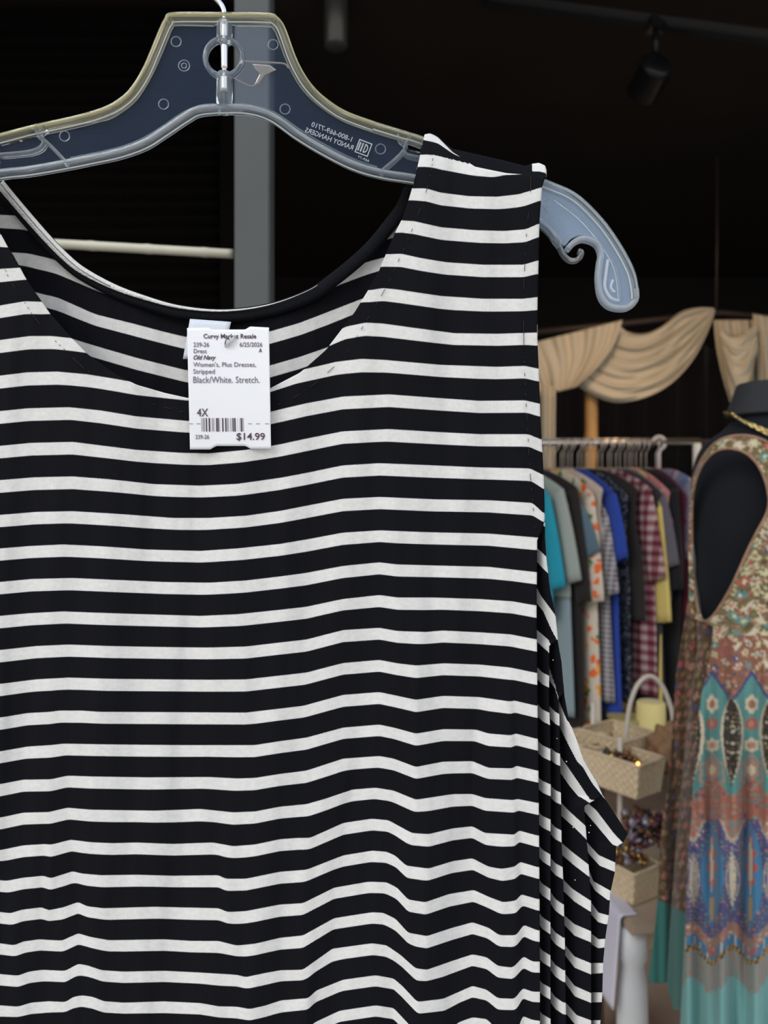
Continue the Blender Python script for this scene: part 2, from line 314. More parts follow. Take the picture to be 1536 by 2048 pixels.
T[26] = [(0, 2072), (98, 2064), (164, 2052), (208, 2064), (401, 2068), (499, 2080), (540, 2070), (613, 2059), (627.5, 2045), (678.5, 2021), (751.5, 2010), (788, 2015.6), (817, 2046.6), (839, 2068.5), (890, 2063), (919, 2043), (945, 2034), (974, 2037.5), (995.7, 2059), (1036, 2059), (1043, 2030), (1065, 2039), (1080, 2041)]
ks = sorted(T); XG = np.arange(-300, 1111, 2.0)
def smooth(a, w): 
    k = np.hanning(2*w+3)[1:-1]; k /= k.sum(); return np.convolve(np.pad(a, (w, w), mode='edge'), k, mode='valid')
CUR = np.array([smooth(ip(T[k], XG), 3) for k in ks])
for j in range(1, 11): CUR = np.vstack([CUR, CUR[-1]+61])
BASE = np.array([smooth(c, 75) for c in CUR]); BASE = BASE*.0+BASE
KV = np.arange(ks[0], ks[0]+len(CUR)).astype(float)
def field(x, y, cur=CUR, xg=XG, kv=KV, extra=None):
    i = np.clip((x-xg[0])/(xg[1]-xg[0]), 0, len(xg)-1.001); a = int(i); f = i-a
    col = cur[:, a]*(1-f)+cur[:, a+1]*f
    if y < col[0]: v = kv[0]+(y-col[0])/60
    else: v = float(np.interp(y, col, kv))
    if extra is not None:
        cb = extra[:, a]*(1-f)+extra[:, a+1]*f; return v, float(np.interp(v, kv, col-cb))
    return v
TOP = [(-270, 320), (-60, 285), (-50, 300), (-35, 360), (-15, 425), (1, 467), (16, 495), (25, 508), (52, 557.6), (101, 628.7), (145, 678), (175, 708), (232, 749), (273, 769.5), (330, 786), (373, 795.5), (440, 803), (490, 795), (538, 778), (600, 745.6), (652, 700), (688.6, 652.6), (710, 624), (734.4, 584), (757, 544), (771.7, 509), (790, 466), (803, 440.6), (817.5, 400), (827.6, 366), (837.6, 323), (845, 289), (849, 270), (862, 267), (876, 276), (905, 305), (950, 334), (1010, 347), (1074, 353)]
RB = [(1091, 353), (1084, 375), (1079, 440), (1077, 520), (1075, 595), (1074, 665), (1077, 735), (1079, 790), (1080, 830), (1083, 880), (1087, 950), (1089, 1010), (1089, 1040), (1083, 1062), (1074, 1080), (1073, 1220), (1074, 1300), (1076, 1500), (1078, 1650), (1079, 1800), (1080, 2048), (1080, 2700)]
xb = list(np.arange(-270, 795, 4.0))+list(np.arange(795, 870, 1.5))+list(np.arange(870, 1070, 4.0))+[1070, 1074]
YB = 2620
dress = thing('striped_dress', 'sleeveless black and white striped jersey dress on the clear hanger', 'dress', P(450, 1024, .45))
pts, uvs = [], []
NR = 520
def relief(x, y, dev):
    w = min(1, max(0, (y-1080)/260)); d = -.55*dev/max(y-1024, 300)*w
    # strap curves back over the hanger arm at its top
    if x > 830 or x < -50: 
        s = max(0, (400-y)/130); d += .018*s*s
    # neckline hem rolls inward slightly
    return YD*(1+d)+.0016*math.sin(x*.021+.6)+.0009*math.sin(x*.055+y*.004)
for i in range(NR+1):
    row, ru = [], []
    for x in xb:
        t0 = ip(TOP, x); t = i/NR; y = t0+(YB-t0)*t
        s = min(1, max(0, (x-960)/114)); xx = x+(ipy(RB, y)-1074)*s*s
        v, dev = field(xx, y, extra=BASE)
        row.append(P(xx, y, relief(xx, y, dev))); ru.append((xx/100, v+10))
    pts.append(row); uvs.append(ru)
grid('front_panel', pts, M_str, dress, uv=uvs, thick=.0007)

# side folds right of the front panel
SIL = [(1090, 1075), (1093, 1120), (1100, 1180), (1110, 1225), (1116.6, 1287), (1123, 1325), (1129, 1392), (1137.6, 1440.5), (1154, 1482), (1167, 1520), (1188, 1556), (1205, 1590), (1240.5, 1644), (1255, 1668), (1247, 1684), (1232, 1694), (1230, 1741), (1220.6, 1785), (1217.5, 1829), (1211, 1871), (1206, 1923), (1204, 1992), (1200, 2048), (1196, 2700)]
F1 = [(1062, 1040), (1071, 1075), (1071, 1220), (1072, 1300), (1074, 1500), (1076, 1650), (1077, 1800), (1078, 2048), (1078, 2700)]
F2 = [(1096, 1277), (1098, 1400), (1100, 1451), (1101.5, 1577), (1100.5, 1700), (1101, 2048), (1101, 2700)]
F3 = [(1112, 1375), (1118.7, 1430), (1120.4, 1535), (1122, 1608), (1123, 1683), (1126.6, 1766), (1130, 1892), (1132, 2048), (1134, 2700)]
F4 = [(1163, 1560), (1165, 1596), (1170, 1640), (1176.7, 1724.5), (1182, 1797.6), (1182, 2048), (1182, 2700)]
def two(L_, x0, x1, w=23, lx=0, rx=0): return [([(x0, a), (.55*x0+.45*x1, a+(b-a)*.62), (x1, b)], None) for a, b in L_]
st1 = [([(1064, 930), (1090, 955)], None), ([(1064, 1004), (1089, 1028)], [(1064, 1033), (1089, 1053)]), ([(1072, 1092), (1093, 1114)], [(1072, 1120), (1096, 1147)]),
       ([(1072, 1170), (1083, 1192), (1110, 1230), (1120, 1250)], [(1072, 1203), (1087, 1222), (1102, 1258), (1117, 1287)])]
st1 += [([(1073, 1258), (1097, 1279), (1104, 1296), (1120, 1330)], [(1073, 1282), (1097, 1304), (1104, 1322), (1120, 1350)])]
st1 += two([(1332, 1353), (1405, 1427), (1478, 1498), (1550, 1568.6), (1619, 1639), (1682.7, 1709), (1749.6, 1778), (1816.5, 1844.7), (1885, 1910.5), (1952, 1975), (2013, 2037), (2075, 2098)], 1073, 1101)
st2 = [([(1096, 1322), (1112, 1371), (1120, 1410), (1132, 1440)], [(1096, 1355), (1112, 1378), (1120, 1412), (1132, 1442)])]
st2 += two([(1411, 1432), (1493, 1511), (1568.6, 1587.5), (1641, 1663), (1712, 1735), (1779, 1809), (1848, 1875), (1912.6, 1940), (1977, 2004.5), (2042, 2067)], 1099, 1127)
st3 = [([(1112, 1367), (1118, 1398), (1134, 1438), (1140, 1447), (1154, 1478), (1205, 1586), (1260, 1655)], [(1112, 1395), (1116, 1425), (1120, 1453), (1129, 1472), (1154, 1522), (1165, 1533), (1184, 1566), (1205, 1592), (1260, 1657)]),
       ([(1118, 1508), (1121, 1512), (1137.6, 1535), (1163, 1573), (1180, 1600)], [(1118, 1541), (1122, 1545.5), (1137.6, 1568.6), (1156.5, 1592), (1166, 1597), (1180, 1605)]),
       ([(1122, 1604), (1137, 1620), (1171.5, 1652), (1180, 1662)], [(1122, 1630), (1150, 1655), (1172.5, 1678.5), (1180, 1688)]),
       ([(1123.5, 1685), (1145, 1703.6), (1176.7, 1728.7)], [(1124.5, 1709), (1150, 1731), (1178, 1753)]),
       ([(1126.6, 1758), (1145, 1777), (1181, 1801)], [(1127, 1781), (1150, 1803), (1181, 1823)]),
       ([(1130, 1831), (1149.6, 1848), (1182, 1862)], [(1130, 1850), (1150, 1871), (1182, 1884)]),
       ([(1131, 1889.6), (1149.6, 1912.6), (1182, 1926)], [(1131, 1910), (1150, 1935), (1182, 1948)]),
       ([(1132, 1948), (1149.6, 1971), (1182, 1985.7)], [(1132, 1966), (1150, 1992), (1182, 2005)]),
       ([(1134, 2006.6), (1154, 2029.6), (1182, 2040)], [(1134, 2028), (1154, 2052), (1182, 2060)])]
st4 = [([(1160, 1485), (1205, 1582), (1260, 1650)], [(1160, 1520), (1165, 1533), (1184, 1566), (1205, 1592), (1260, 1652)]),
       ([(1160, 1590), (1167, 1598), (1193, 1620), (1229, 1668), (1244, 1684), (1262, 1700)], [(1160, 1610), (1168, 1620), (1195, 1652), (1225, 1689), (1262, 1702)]),
       ([(1168, 1672), (1174.6, 1685), (1197.6, 1710), (1230, 1724.5)], [(1168, 1690), (1179, 1708), (1200, 1731), (1229, 1743)]),
       ([(1174, 1730), (1178, 1737), (1187, 1762), (1220.6, 1781)], [(1174, 1752), (1179, 1760), (1191, 1781), (1216, 1800)]),
       ([(1180, 1800), (1197.6, 1825), (1216, 1830)], [(1180, 1825), (1197, 1844), (1211, 1848)]),
       ([(1180, 1864), (1197.6, 1878), (1209, 1877)], [(1180, 1886), (1197, 1896), (1209, 1894)]),
       ([(1180, 1926), (1206, 1925)], [(1180, 1948), (1206, 1945)]),
       ([(1180, 1985), (1206, 1984)], [(1180, 2005), (1206, 2003)]),
       ([(1180, 2041), (1206, 2039)], [(1180, 2062), (1206, 2060)])]
def strip(name, Lb, Rb, y0, y1, sts, dl, dr, nx, ny=420, x_pad=0):
    edges, vals = [], []
    for k, (tp, bt) in enumerate(sts):
        edges.append(lambda x, tp=tp: ip(tp, x)); vals.append(k)
        if bt is None: edges.append(lambda x, tp=tp: ip(tp, x)+23.5)
        else: edges.append(lambda x, bt=bt: ip(bt, x))
        vals.append(k+.362)
    last = sts[-1][0]; n = len(sts)
    for j in range(1, 9): 
        for q, dv in ((0, 0), (22.5, .362)): edges.append(lambda x, j=j, q=q: ip(last, x)+60*j+q); vals.append(n-1+j+dv)
    pts, uvs = [], []
    for i in range(ny+1):
        y = y0+(y1-y0)*(i/ny)**1.3 if y1 > 2200 else y0+(y1-y0)*i/ny
        xl, xr = ipy(Lb, y), ipy(Rb, y); row, ru = [], []
        for j in range(-5, nx+1):      # the first columns tuck behind the fold before
            s = max(0, j/nx); x = xl+(xr-xl)*s+min(0, j)*6
            ed = np.maximum.accumulate(np.array([f(x) for f in edges])+np.arange(len(edges))*1e-4); v = float(np.interp(y, ed, vals)) if y > ed[0] else vals[0]-.3
            d = dl+(dr-dl)*(1-(1-s)**2.2)-min(0, j)*.0009
            row.append(P(x, y, YD+d+.0015*math.sin(y*.013+x*.02))); ru.append((x/100+3, v+10))
        pts.append(row); uvs.append(ru)
    return grid(name, pts, M_str, dress, uv=uvs, thick=.0007)
R1 = [p for p in SIL if p[1] < 1280]+[(1115.8, 1279), (1098, 1291)]+F2[1:]
R2 = [(1114, 1270), (1116, 1285)]+[p for p in SIL if 1290 < p[1] < 1385]+[(1128, 1385), (1116, 1398)]+F3[1:]
R3 = [(1127, 1368)]+[p for p in SIL if 1385 < p[1] < 1595]+[(1168, 1612)]+F4[2:]
strip('side_fold', F1, R1, 1045, YB, st1, .014, .004, 12)
strip('side_fold', [(x-2, y) for x, y in F2], R2, 1270, YB, st2, .018, .007, 12)
strip('side_fold', [(x-2, y) for x, y in F3], R3, 1368, YB, st3, .022, .009, 22)
strip('side_fold', [(x-3, y) for x, y in F4], [(1190, 1556)]+[p for p in SIL if p[1] > 1570], 1558, YB, st4, .022, .012, 22)

# back panel seen through the neckline
Bc = {0: [(-270, 430), (0, 430), (43, 432), (400, 530), (600, 520), (760, 465), (830, 440)],
      1: [(-270, 500), (0, 503), (25, 505.6), (55, 507), (104, 518), (120, 524), (164, 542), (219, 565), (330, 590), (450, 600), (560, 588), (640, 563), (680, 544), (734, 524), (769, 515), (840, 500)],
      2: [(-270, 560), (25, 568), (70, 585), (117, 596), (191, 629), (260, 646), (328, 664), (369, 674), (450, 678), (538, 664), (600, 646), (680, 615), (724, 598), (800, 570)],
      3: [(-270, 620), (60, 648), (145, 678), (191, 692), (273, 716), (373, 741), (450, 748), (538, 732), (600, 714), (655, 695), (760, 650)]}
XB = np.arange(-300, 1300, 4.0)
BC = np.array([smooth(ip(Bc[k], XB), 3) for k in range(4)])
for j in range(34): BC = np.vstack([BC, BC[-1]+66])
BC = np.vstack([BC[0]-65, BC]); BK = np.arange(-1, len(BC)-1).astype(float)
NB = [(-40, 300), (5.6, 362), (31, 393), (64, 432), (101, 474), (134, 508), (168, 536), (224, 567), (280, 589), (358, 611.5), (448, 620), (537.5, 609), (616, 581), (660, 551), (700, 519), (733.5, 488), (761.5, 455), (795, 410), (811, 374), (840, 325)]
TB = [(-270, 322), (-45, 296)]+NB+[(850, 300), (1075, 345)]
xs = np.array(list(np.arange(-270, 1075, 5.0))+[1075]); pts, uvs = [], []
for i in range(361):
    row, ru = [], []
    for x in xs:
        t0 = ip(TB, x); y = t0+(YB-t0)*(i/360)**1.25
        v = field(x, y, BC, XB, BK)
        row.append(P(x, y, .462+.002*math.sin(x*.02)-(.016*max(0, (400-y)/110)**2 if (x > 815 or x < -30) else 0))); ru.append((x/100+7, v+20))
    pts.append(row); uvs.append(ru)
grid('back_panel', pts, M_str, dress, uv=uvs, thick=.0007)
# neck binding: black facing strip plus rolled white edge
M_blk = mat('black_jersey', (.0085, .009, .012), .9, spec=.15, bump=.4, scale=900)
M_wht = mat('white_jersey', (.78, .77, .74), .9, spec=.15, bump=.5, scale=600)
nbv = [Vector((x, y, 0)) for x, y in NB[1:-1]]; nbs = smoothpts(nbv, 8)
def offs(pl, i, d):
    t = (pl[min(len(pl)-1, i+1)]-pl[max(0, i-1)]).normalized(); n = Vector((-t.y, t.x, 0)); return pl[i]+n*d
rows = [[], [], [], []]
for i, p in enumerate(nbs):
    for k, (d, dy) in enumerate(((-1, 0), (0, -.0018), (16, -.0020), (24, -.0004))):
        q = offs(nbs, i, d); rows[k].append(P(q.x, q.y, .4585+dy))
grid('neck_binding', rows, M_blk, dress, thick=.001)
rows = [[], [], []]
for i, p in enumerate(nbs):
    x = p.x
    if x > 640: break
    w = ip([(0, 17), (60, 16), (150, 14), (224, 10), (300, 7), (360, 5), (450, 3.2), (560, 1.2), (600, .5), (700, .3), (730, 1.2), (812, 1.2)], x)
    for k, (d, dy) in enumerate(((-w*.1, -.0034), (w*.4, -.0036), (w, -.0036))):
        q = offs(nbs, i, d); rows[k].append(P(q.x, q.y, .4585+dy))
tag(grid('rolled_edge', rows, M_wht, dress, thick=.0003), 'white rolled edge of the neckline')
rows2 = [[P(offs(nbs, i, d).x, offs(nbs, i, d).y, .4545) for i in range(len(nbs)) if nbs[i].x < 230] for d in (6.2, 7.2)]
tag(grid('seam_stitching', rows2, M_blk, dress, thick=.0002), 'dark seam line along the white neckline edge')
# shoulder wrap (back of strap seen above the seam)
wt = [(858, 268), (876, 274), (890, 288), (905, 299), (950, 309), (1000, 320), (1050, 333), (1062, 329), (1078, 327), (1089, 332), (1093, 343)]
wb = [(858, 272), (876, 280), (905, 308), (950, 337), (1010, 351), (1091, 357)]
rows = []; uvs = []
for j in range(7):
    r, u = [], []
    for x in np.linspace(858, 1092, 80):
        y = ip(wt, x)*(1-j/6)+ip(wb, x)*j/6; r.append(P(x, y, .4400-.0030*j/6)); u.append((x/100, 20.62 if x < 1064 or j > 3 else 20.15))
    rows.append(r); uvs.append(u)
for k in range(1, 5): rows.insert(0, [P(x, ip(wt, x)+1.5*k*k*.6, .440+.003*k) for x in np.linspace(858, 1092, 80)]); uvs.insert(0, uvs[0])
grid('shoulder_wrap', rows, M_str, dress, uv=uvs, thick=.0007)
tube('shoulder_seam', smoothpts([P(x, y, .4395) for x, y in [(950, 335), (985, 345), (1010, 349), (1050, 353), (1090, 355)]], 5), .0011, M_blk, dress)
# dashed stitches
M_thr = mat('black_thread', (.02, .02, .025), .7)
def stitches(pl, yoff, dash=9, gap=5, r=.00016):
    bm = bmesh.new(); p = smoothpts([Vector((x, y, 0)) for x, y in pl], 10); acc = 0; cur = []
    for i in range(1, len(p)):
        acc += (p[i]-p[i-1]).length; ph = acc % (dash+gap)
        if ph < dash: cur.append(p[i])
        elif len(cur) > 1: sweep(bm, [Vector(yoff(q.x, q.y)) for q in cur], r, sides=5); cur = []
        else: cur = []
    return bm
def onfront(x, y): v, dev = field(x, y, extra=BASE); return P(x, y, relief(x, y, dev)-.0009)
o = finish('neckline_stitching', stitches([(866, 315), (862, 345), (850, 390), (830, 445), (802, 510), (770, 578), (730, 646), (693, 705), (650, 750), (600, 788), (540, 815), (450, 832), (375, 826), (300, 805), (250, 785), (200, 756), (170, 738), (130, 700), (101, 672), (64, 628), (49, 604), (20, 560), (9, 536), (-20, 480)], onfront, 7, 4), M_thr, dress)
o = finish('armhole_stitching', stitches([(1062, 352), (1060, 400), (1054, 455), (1050, 520), (1047, 600), (1048, 700), (1049, 735), (1052, 800), (1056, 870), (1060, 940), (1066, 1010), (1071, 1060)], onfront, 7, 3), M_thr, dress)
# brand label sewn in the neck
M_lab = mat('white_satin_label', (.72, .76, .84), .6, sheen=.2)
rows = []
for j in range(9):
    t = j/8; r = []
    for i in range(9):
        s = i/8; xl = 378+(1-t)*2-12*t; x = xl+s*82-4*s*t; y = 638+t*(80-0)+s*6*(1-t)-s*0; r.append(P(x, y, .4555-.0015*math.sin(t*3)))
    rows.append(r)
tag(grid('neck_label', rows, M_lab, dress, thick=.0004), 'white satin label sewn inside the back neckline')
# lint specks
bm = bmesh.new()
for (x, y) in [(1106, 1320), (1114, 1477), (1133, 1523), (1181, 1651), (1146, 1655), (1150, 1760), (1168, 1590), (1178, 1665)]:
    bmesh.ops.create_icosphere(bm, subdivisions=1, radius=.0003+.0002*random.random(), matrix=Matrix.Translation(P(x, y, .4305+.004)))
tag(finish('lint', bm, M_wht, dress), kind='stuff')

# ------------------------------------------------------------ clear plastic hanger
YH = .4455
def plastic(name, tint, haze, hc, rough=.06, ior=1.5):
    m, nt, b = newmat(name); b.inputs['Base Color'].default_value = (*tint, 1); b.inputs['Roughness'].default_value = rough
    b.inputs['Transmission Weight'].default_value = 1; b.inputs['IOR'].default_value = ior
    df = nt.nodes.new('ShaderNodeBsdfDiffuse'); df.inputs[0].default_value = (*hc, 1)
    tl = nt.nodes.new('ShaderNodeBsdfTranslucent'); tl.inputs[0].default_value = (*hc, 1)
    a = nt.nodes.new('ShaderNodeMixShader'); a.inputs[0].default_value = .4; nt.links.new(df.outputs[0], a.inputs[1]); nt.links.new(tl.outputs[0], a.inputs[2])
    mx = nt.nodes.new('ShaderNodeMixShader'); mx.inputs[0].default_value = haze
    nt.links.new(b.outputs[0], mx.inputs[1]); nt.links.new(a.outputs[0], mx.inputs[2])
    nt.links.new(mx.outputs[0], nt.nodes['Material Output'].inputs[0]); return m
M_web = plastic('clear_plastic_web', (.90, .94, 1.0), .05, (.22, .38, .75), .05, 1.16)  # sky reflection on the web is mixed in as blue haze
M_rim = plastic('clear_plastic_rim', (1.0, .98, .86), .14, (.85, .80, .52), .05, 1.42)  # warm light through the top rim is tinted into the plastic
M_rib = plastic('clear_plastic_rib', (.97, .98, 1.0), .15, (.70, .80, .85), .05, 1.42)
M_etch = plastic('moulded_mark_plastic', (1, 1, 1), .55, (.75, .8, .85), .3)
M_steel = mat('polished_steel_wire', (.75, .76, .78), .18, metal=1)
hg = thing('clothes_hanger', 'clear plastic hanger with a steel hook holding the striped dress', 'hanger', P(450, 120, YH))
TR = [(450, 37), (535, 38), (553, 45), (564, 62), (582, 112), (598, 146), (618, 176), (645, 203), (687, 231), (748, 254), (800, 270), (845, 284), (900, 314), (980, 338), (1050, 356), (1100, 374), (1150, 398), (1200, 447), (1237, 500), (1260, 545), (1268, 580), (1269, 598)]
TL = [(450, 37), (352, 37), (338, 45), (327, 66), (308, 112), (292, 148), (268, 186), (240, 211), (205, 228), (152, 243), (70, 261), (0, 279), (-120, 310), (-210, 345), (-270, 385), (-320, 440), (-350, 510), (-362, 570)]
BR = [(450, 219), (500, 221), (545, 236), (595, 271), (643, 300), (702, 330), (760, 348), (835, 360), (920, 378), (1000, 402), (1060, 432), (1095, 458), (1112, 480), (1122, 505), (1134, 519), (1148, 523), (1159, 517), (1161, 507)]
BL = [(450, 219), (400, 223), (372, 237), (330, 265), (290, 290), (240, 308), (180, 321), (130, 331), (60, 343), (0, 350), (-80, 368), (-150, 400), (-190, 440), (-205, 480)]
def px3(pl, Y=YH, n=6): return smoothpts([P(x, y, Y) for x, y in pl], n)
# web plates (two arms joined, with the round hole)
def circ(x, y, r, n=28): return [(x+r*math.cos(2*math.pi*k/n), y+r*math.sin(2*math.pi*k/n)) for k in range(n)]
def sm2(pl, n=5): return [(v.x, v.y) for v in smoothpts([Vector((x, y, 0)) for x, y in pl], n)]
top = sm2(list(reversed(TL[:12]))+TR[1:12]); bot = sm2(list(reversed(BR[:8]))+BL[1:10])
# slots in the arm where straps sit
plate('web', [top+bot, circ(447, 116, 33), [(-40, 277), (-5, 274), (30, 266), (68, 259), (74, 266), (66, 276), (30, 284), (-5, 288)], [(812, 288), (836, 293), (842, 300), (840, 305), (818, 300)]], YH, .0016, M_web, hg)
hookpl = [(1050, 347), (1100, 370), (1150, 398), (1200, 447), (1237, 500), (1260, 545), (1268, 580), (1262, 603), (1240, 614), (1215, 606), (1202, 585), (1199, 545), (1202, 520), (1199, 496), (1186, 478), (1162, 471), (1142, 478), (1128, 492), (1112, 480), (1095, 458), (1060, 432)]
tip = plate('arm_tip_web', [sm2(hookpl)], YH, .0026, plastic('clear_tip_plastic', (.93, .96, 1.0), .42, (.58, .76, 1.0), .1), hg)  # bright sky reflection on the tip is put into its haze colour
r_a = 8.5/F*YH
_tt = list(reversed(TL))+TR[1:]
tube('top_rim', px3(_tt[:29], n=10), r_a, M_rim, hg, 28, rb=.0042, power=2.3)
tube('tip_top_rim', px3(_tt[28:], n=10), r_a, M_rib, hg, 28, rb=.0042, power=2.3)
TIP = [(1268, 580), (1270, 600), (1258, 614), (1240, 618), (1216, 612), (1201, 593), (1196, 560), (1198, 530), (1201, 512), (1196, 494), (1183, 483), (1163, 479), (1146, 487), (1134, 500)]
tube('lower_rim', px3(list(reversed(BL))+BR[1:-6]+[(1112, 480), (1122, 492)], n=10), r_a, M_rib, hg, 28, rb=.0042, power=2.3)
M_tip = plastic('clear_tip_rim', (.97, .98, 1.0), .45, (.80, .88, .95), .06)
tube('tip_rim', px3(TIP), .0018, M_tip, hg, 12, rb=.0034, power=2.6)
tube('strap_curl', px3([(1110, 478), (1120, 498), (1128, 512), (1139, 521), (1152, 521), (1161, 513), (1162, 505), (1156, 503)], n=8), .0016, M_rib, hg, 12, rb=.0030)
M_tipw = plastic('tip_highlight', (1, 1, 1), .6, (.92, .95, 1), .1)  # highlights on the tip are put into this pale colour
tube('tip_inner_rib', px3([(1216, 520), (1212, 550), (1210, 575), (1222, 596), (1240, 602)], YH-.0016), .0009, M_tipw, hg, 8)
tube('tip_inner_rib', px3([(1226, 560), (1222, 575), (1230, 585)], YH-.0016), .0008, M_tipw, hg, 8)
tube('inner_line', px3([(1110, 398), (1160, 436), (1205, 490), (1232, 540), (1240, 600)], YH-.0015), .0012, M_rib, hg, 8)
M_glint_y = plastic('yellow_rim_glint', (1, .98, .8), .62, (.95, .90, .55), .12)  # glint along the top rim is put into this yellow
M_glint_w = plastic('pale_rim_glint', (1, 1, 1), .6, (.90, .92, .85), .12)
def offpx(pl, d, n=6):
    p = smoothpts([Vector((x, y, 0)) for x, y in pl], n); return [(offs(p, i, d).x, offs(p, i, d).y) for i in range(len(p))]
def glint_line(pl, d, r_, m_, dy=-.0030, nm='rim_glint'): tube(nm, [P(x, y, YH+dy) for x, y in offpx(pl, d)], r_, m_, hg, 6)  # bright lines of light on the rims, added as thin pale tubes
TT = list(reversed(TL))+TR[1:]; BB = list(reversed(BL))+BR[1:-7]
glint_line(TT[:27], -7, .00055, M_glint_y); glint_line(TT[:27], 7, .0004, M_glint_w, -.0030); glint_line(TT[26:], -6, .0005, M_glint_w); glint_line(TT[26:], 5, .0005, M_glint_w)
glint_line(BB, -7, .0004, M_glint_w, -.0030); glint_line(BB, 7, .00045, M_glint_w)
for xx, t0, t1 in ((1, 0, 1),):
    # thin inner ridges that run just inside the rims
    it = [(x+(0), y+15) for x, y in [(352, 37), (420, 37), (480, 37), (530, 38)]]
    ridge1 = [(0, 293), (72, 276), (88, 259+0)]
tube('inner_ridge', px3([(92, 257), (155, 245), (210, 240), (245, 222), (274, 197), (300, 155), (318, 118), (336, 75), (345, 55), (356, 50), (430, 51)]), .0005, M_rim, hg, 6)
tube('inner_ridge', px3([(470, 51), (535, 52), (548, 58), (556, 75), (572, 118), (590, 155), (610, 184), (640, 212), (684, 240), (745, 262), (798, 278)]), .0005, M_rim, hg, 6)
tube('inner_ridge', px3([(470, 208), (502, 210), (548, 224), (600, 259), (648, 288), (705, 317), (755, 334)]), .0005, M_rib, hg, 6)
tube('inner_ridge', px3([(430, 208), (400, 211), (368, 224), (326, 252), (285, 277), (238, 295), (180, 308), (140, 316)]), .0005, M_rib, hg, 6)
# socket for the hook and hole ring
lathe('hook_socket', [(.0028, 0), (.0046, .001), (.0046, .0125), (.0036, .0135)], P(449, 88, YH), M_rib, hg, 20)
lathe('hook_socket', [(.0036, 0), (.0048, .001), (.0048, .0225), (.004, .0235)], P(449, 226, YH), M_rib, hg, 20)
tube('hole_ring', [P(x, y, YH) for x, y in circ(448, 116, 37, 40)], .0016, M_rib, hg, 10, rb=.0028, closed=True)
# steel hook
hk = smoothpts([P(x, y, YH) for x, y in [(500, -60), (504, -88), (488, -122), (452, -138), (418, -122), (400, -85), (402, -45), (418, -14), (436, 2), (447, 18), (449, 40), (449, 80), (449, 90), (449, 118), (449, 136), (449, 150), (449, 185)]], 4)
tube('hook', hk, [.0017]*48+[.0022]*9+[.0015]*(len(hk)-57), M_steel, hg, 12)
M_ring = plastic('moulded_ring_plastic', (1, 1, 1), .2, (.6, .72, .85), .15, 1.3)
# ejector rings
for (x, y, r) in [(352, 83, 10), (546, 89, 10), (327, 208, 10), (570, 218, 10), (129, 272, 10), (761, 298, 10), (368, 131, 11), (368, 131, 5), (1122, 425, 10)]:
    tube('moulded_ring', [P(a, b_, YH-.0011) for a, b_ in circ(x, y, r, 24)], .0003, M_ring, hg, 6, closed=True)
# Y shaped ribs
for pl in ([(75, 252), (78, 272), (92, 284), (112, 303), (135, 328)], [(78, 272), (88, 262), (93, 255)], [(0, 312), (60, 306), (84, 296), (90, 284)],
           [(820, 272), (812, 290), (806, 305), (786, 325), (762, 345)], [(812, 290), (800, 282), (795, 272)], [(806, 303), (815, 312), (842, 318)], [(818, 283), (842, 292)]):
    tube('rib', px3(pl, YH-.0008), .0012, M_rib, hg, 8, rb=.003)
# crack beside the hole
M_crk = plastic('crazed_plastic', (1, .95, .9), .35, (.75, .7, .66), .25)
tube('crack', px3([(484, 122), (520, 124), (560, 126), (572, 129), (577, 136)], YH-.001, 4), .0005, M_crk, hg, 6)
tube('crack', px3([(468, 156), (490, 168), (508, 171), (520, 155), (530, 145)], YH-.001, 4), .0004, M_crk, hg, 6)
plate('crack_flake', [[(505, 128), (540, 131), (552, 140), (530, 150), (516, 168), (510, 168), (520, 148), (510, 138)]], YH-.001, .0004, M_crk, hg)
# moulded lettering, seen from behind so mirrored
sf = lambda x, y: P(x, y, YH-.001)
ang = math.radians(21)
text('moulded_lettering', '1-800-669-7710', 619, 705, 268, 9.5, sf, M_etch, hg, bold=.004, mirror=True, rot=ang)
text('moulded_lettering', 'RANDY HANGERS', 606, 708, 282, 9.5, sf, M_etch, hg, bold=.004, mirror=True, rot=ang)
def rotp(cx, cy, pl, a): c, s = math.cos(a), math.sin(a); return [(cx+x*c-y*s, cy+x*s+y*c) for x, y in pl]
for bx in (-9, -3.5): plate('moulded_logo_bar', [rotp(727, 296, [(bx-1.5, -9), (bx+1.5, -9), (bx+1.5, 9), (bx-1.5, 9)], ang)], YH-.0012, .0004, M_etch, hg)
plate('moulded_logo_frame', [rotp(727, 296, [(-14, -14), (14, -14), (14, 14), (-14, 14)], ang), rotp(727, 296, [(-12, -12), (12, -12), (12, 12), (-12, 12)], ang)], YH-.0012, .0003, M_etch, hg)
plate('moulded_logo_bow', [rotp(727, 296, [(1, -9)]+[(3+6*math.cos(t), 9*math.sin(t)) for t in np.linspace(-1.5, 1.5, 10)]+[(1, 9)], ang), rotp(727, 296, [(3, -6)]+[(4+3*math.cos(t), 6*math.sin(t)) for t in np.linspace(-1.5, 1.5, 8)]+[(3, 6)], ang)], YH-.0012, .0004, M_etch, hg)
text('moulded_lettering', '669-77', 714, 738, 320, 5, sf, M_etch, hg, mirror=True, rot=ang)
tube('moulded_mark', [P(x, y, YH-.0014) for x, y in [(1083, 402), (1099, 398), (1093, 424)]], .0004, M_etch, hg, 6, closed=True)

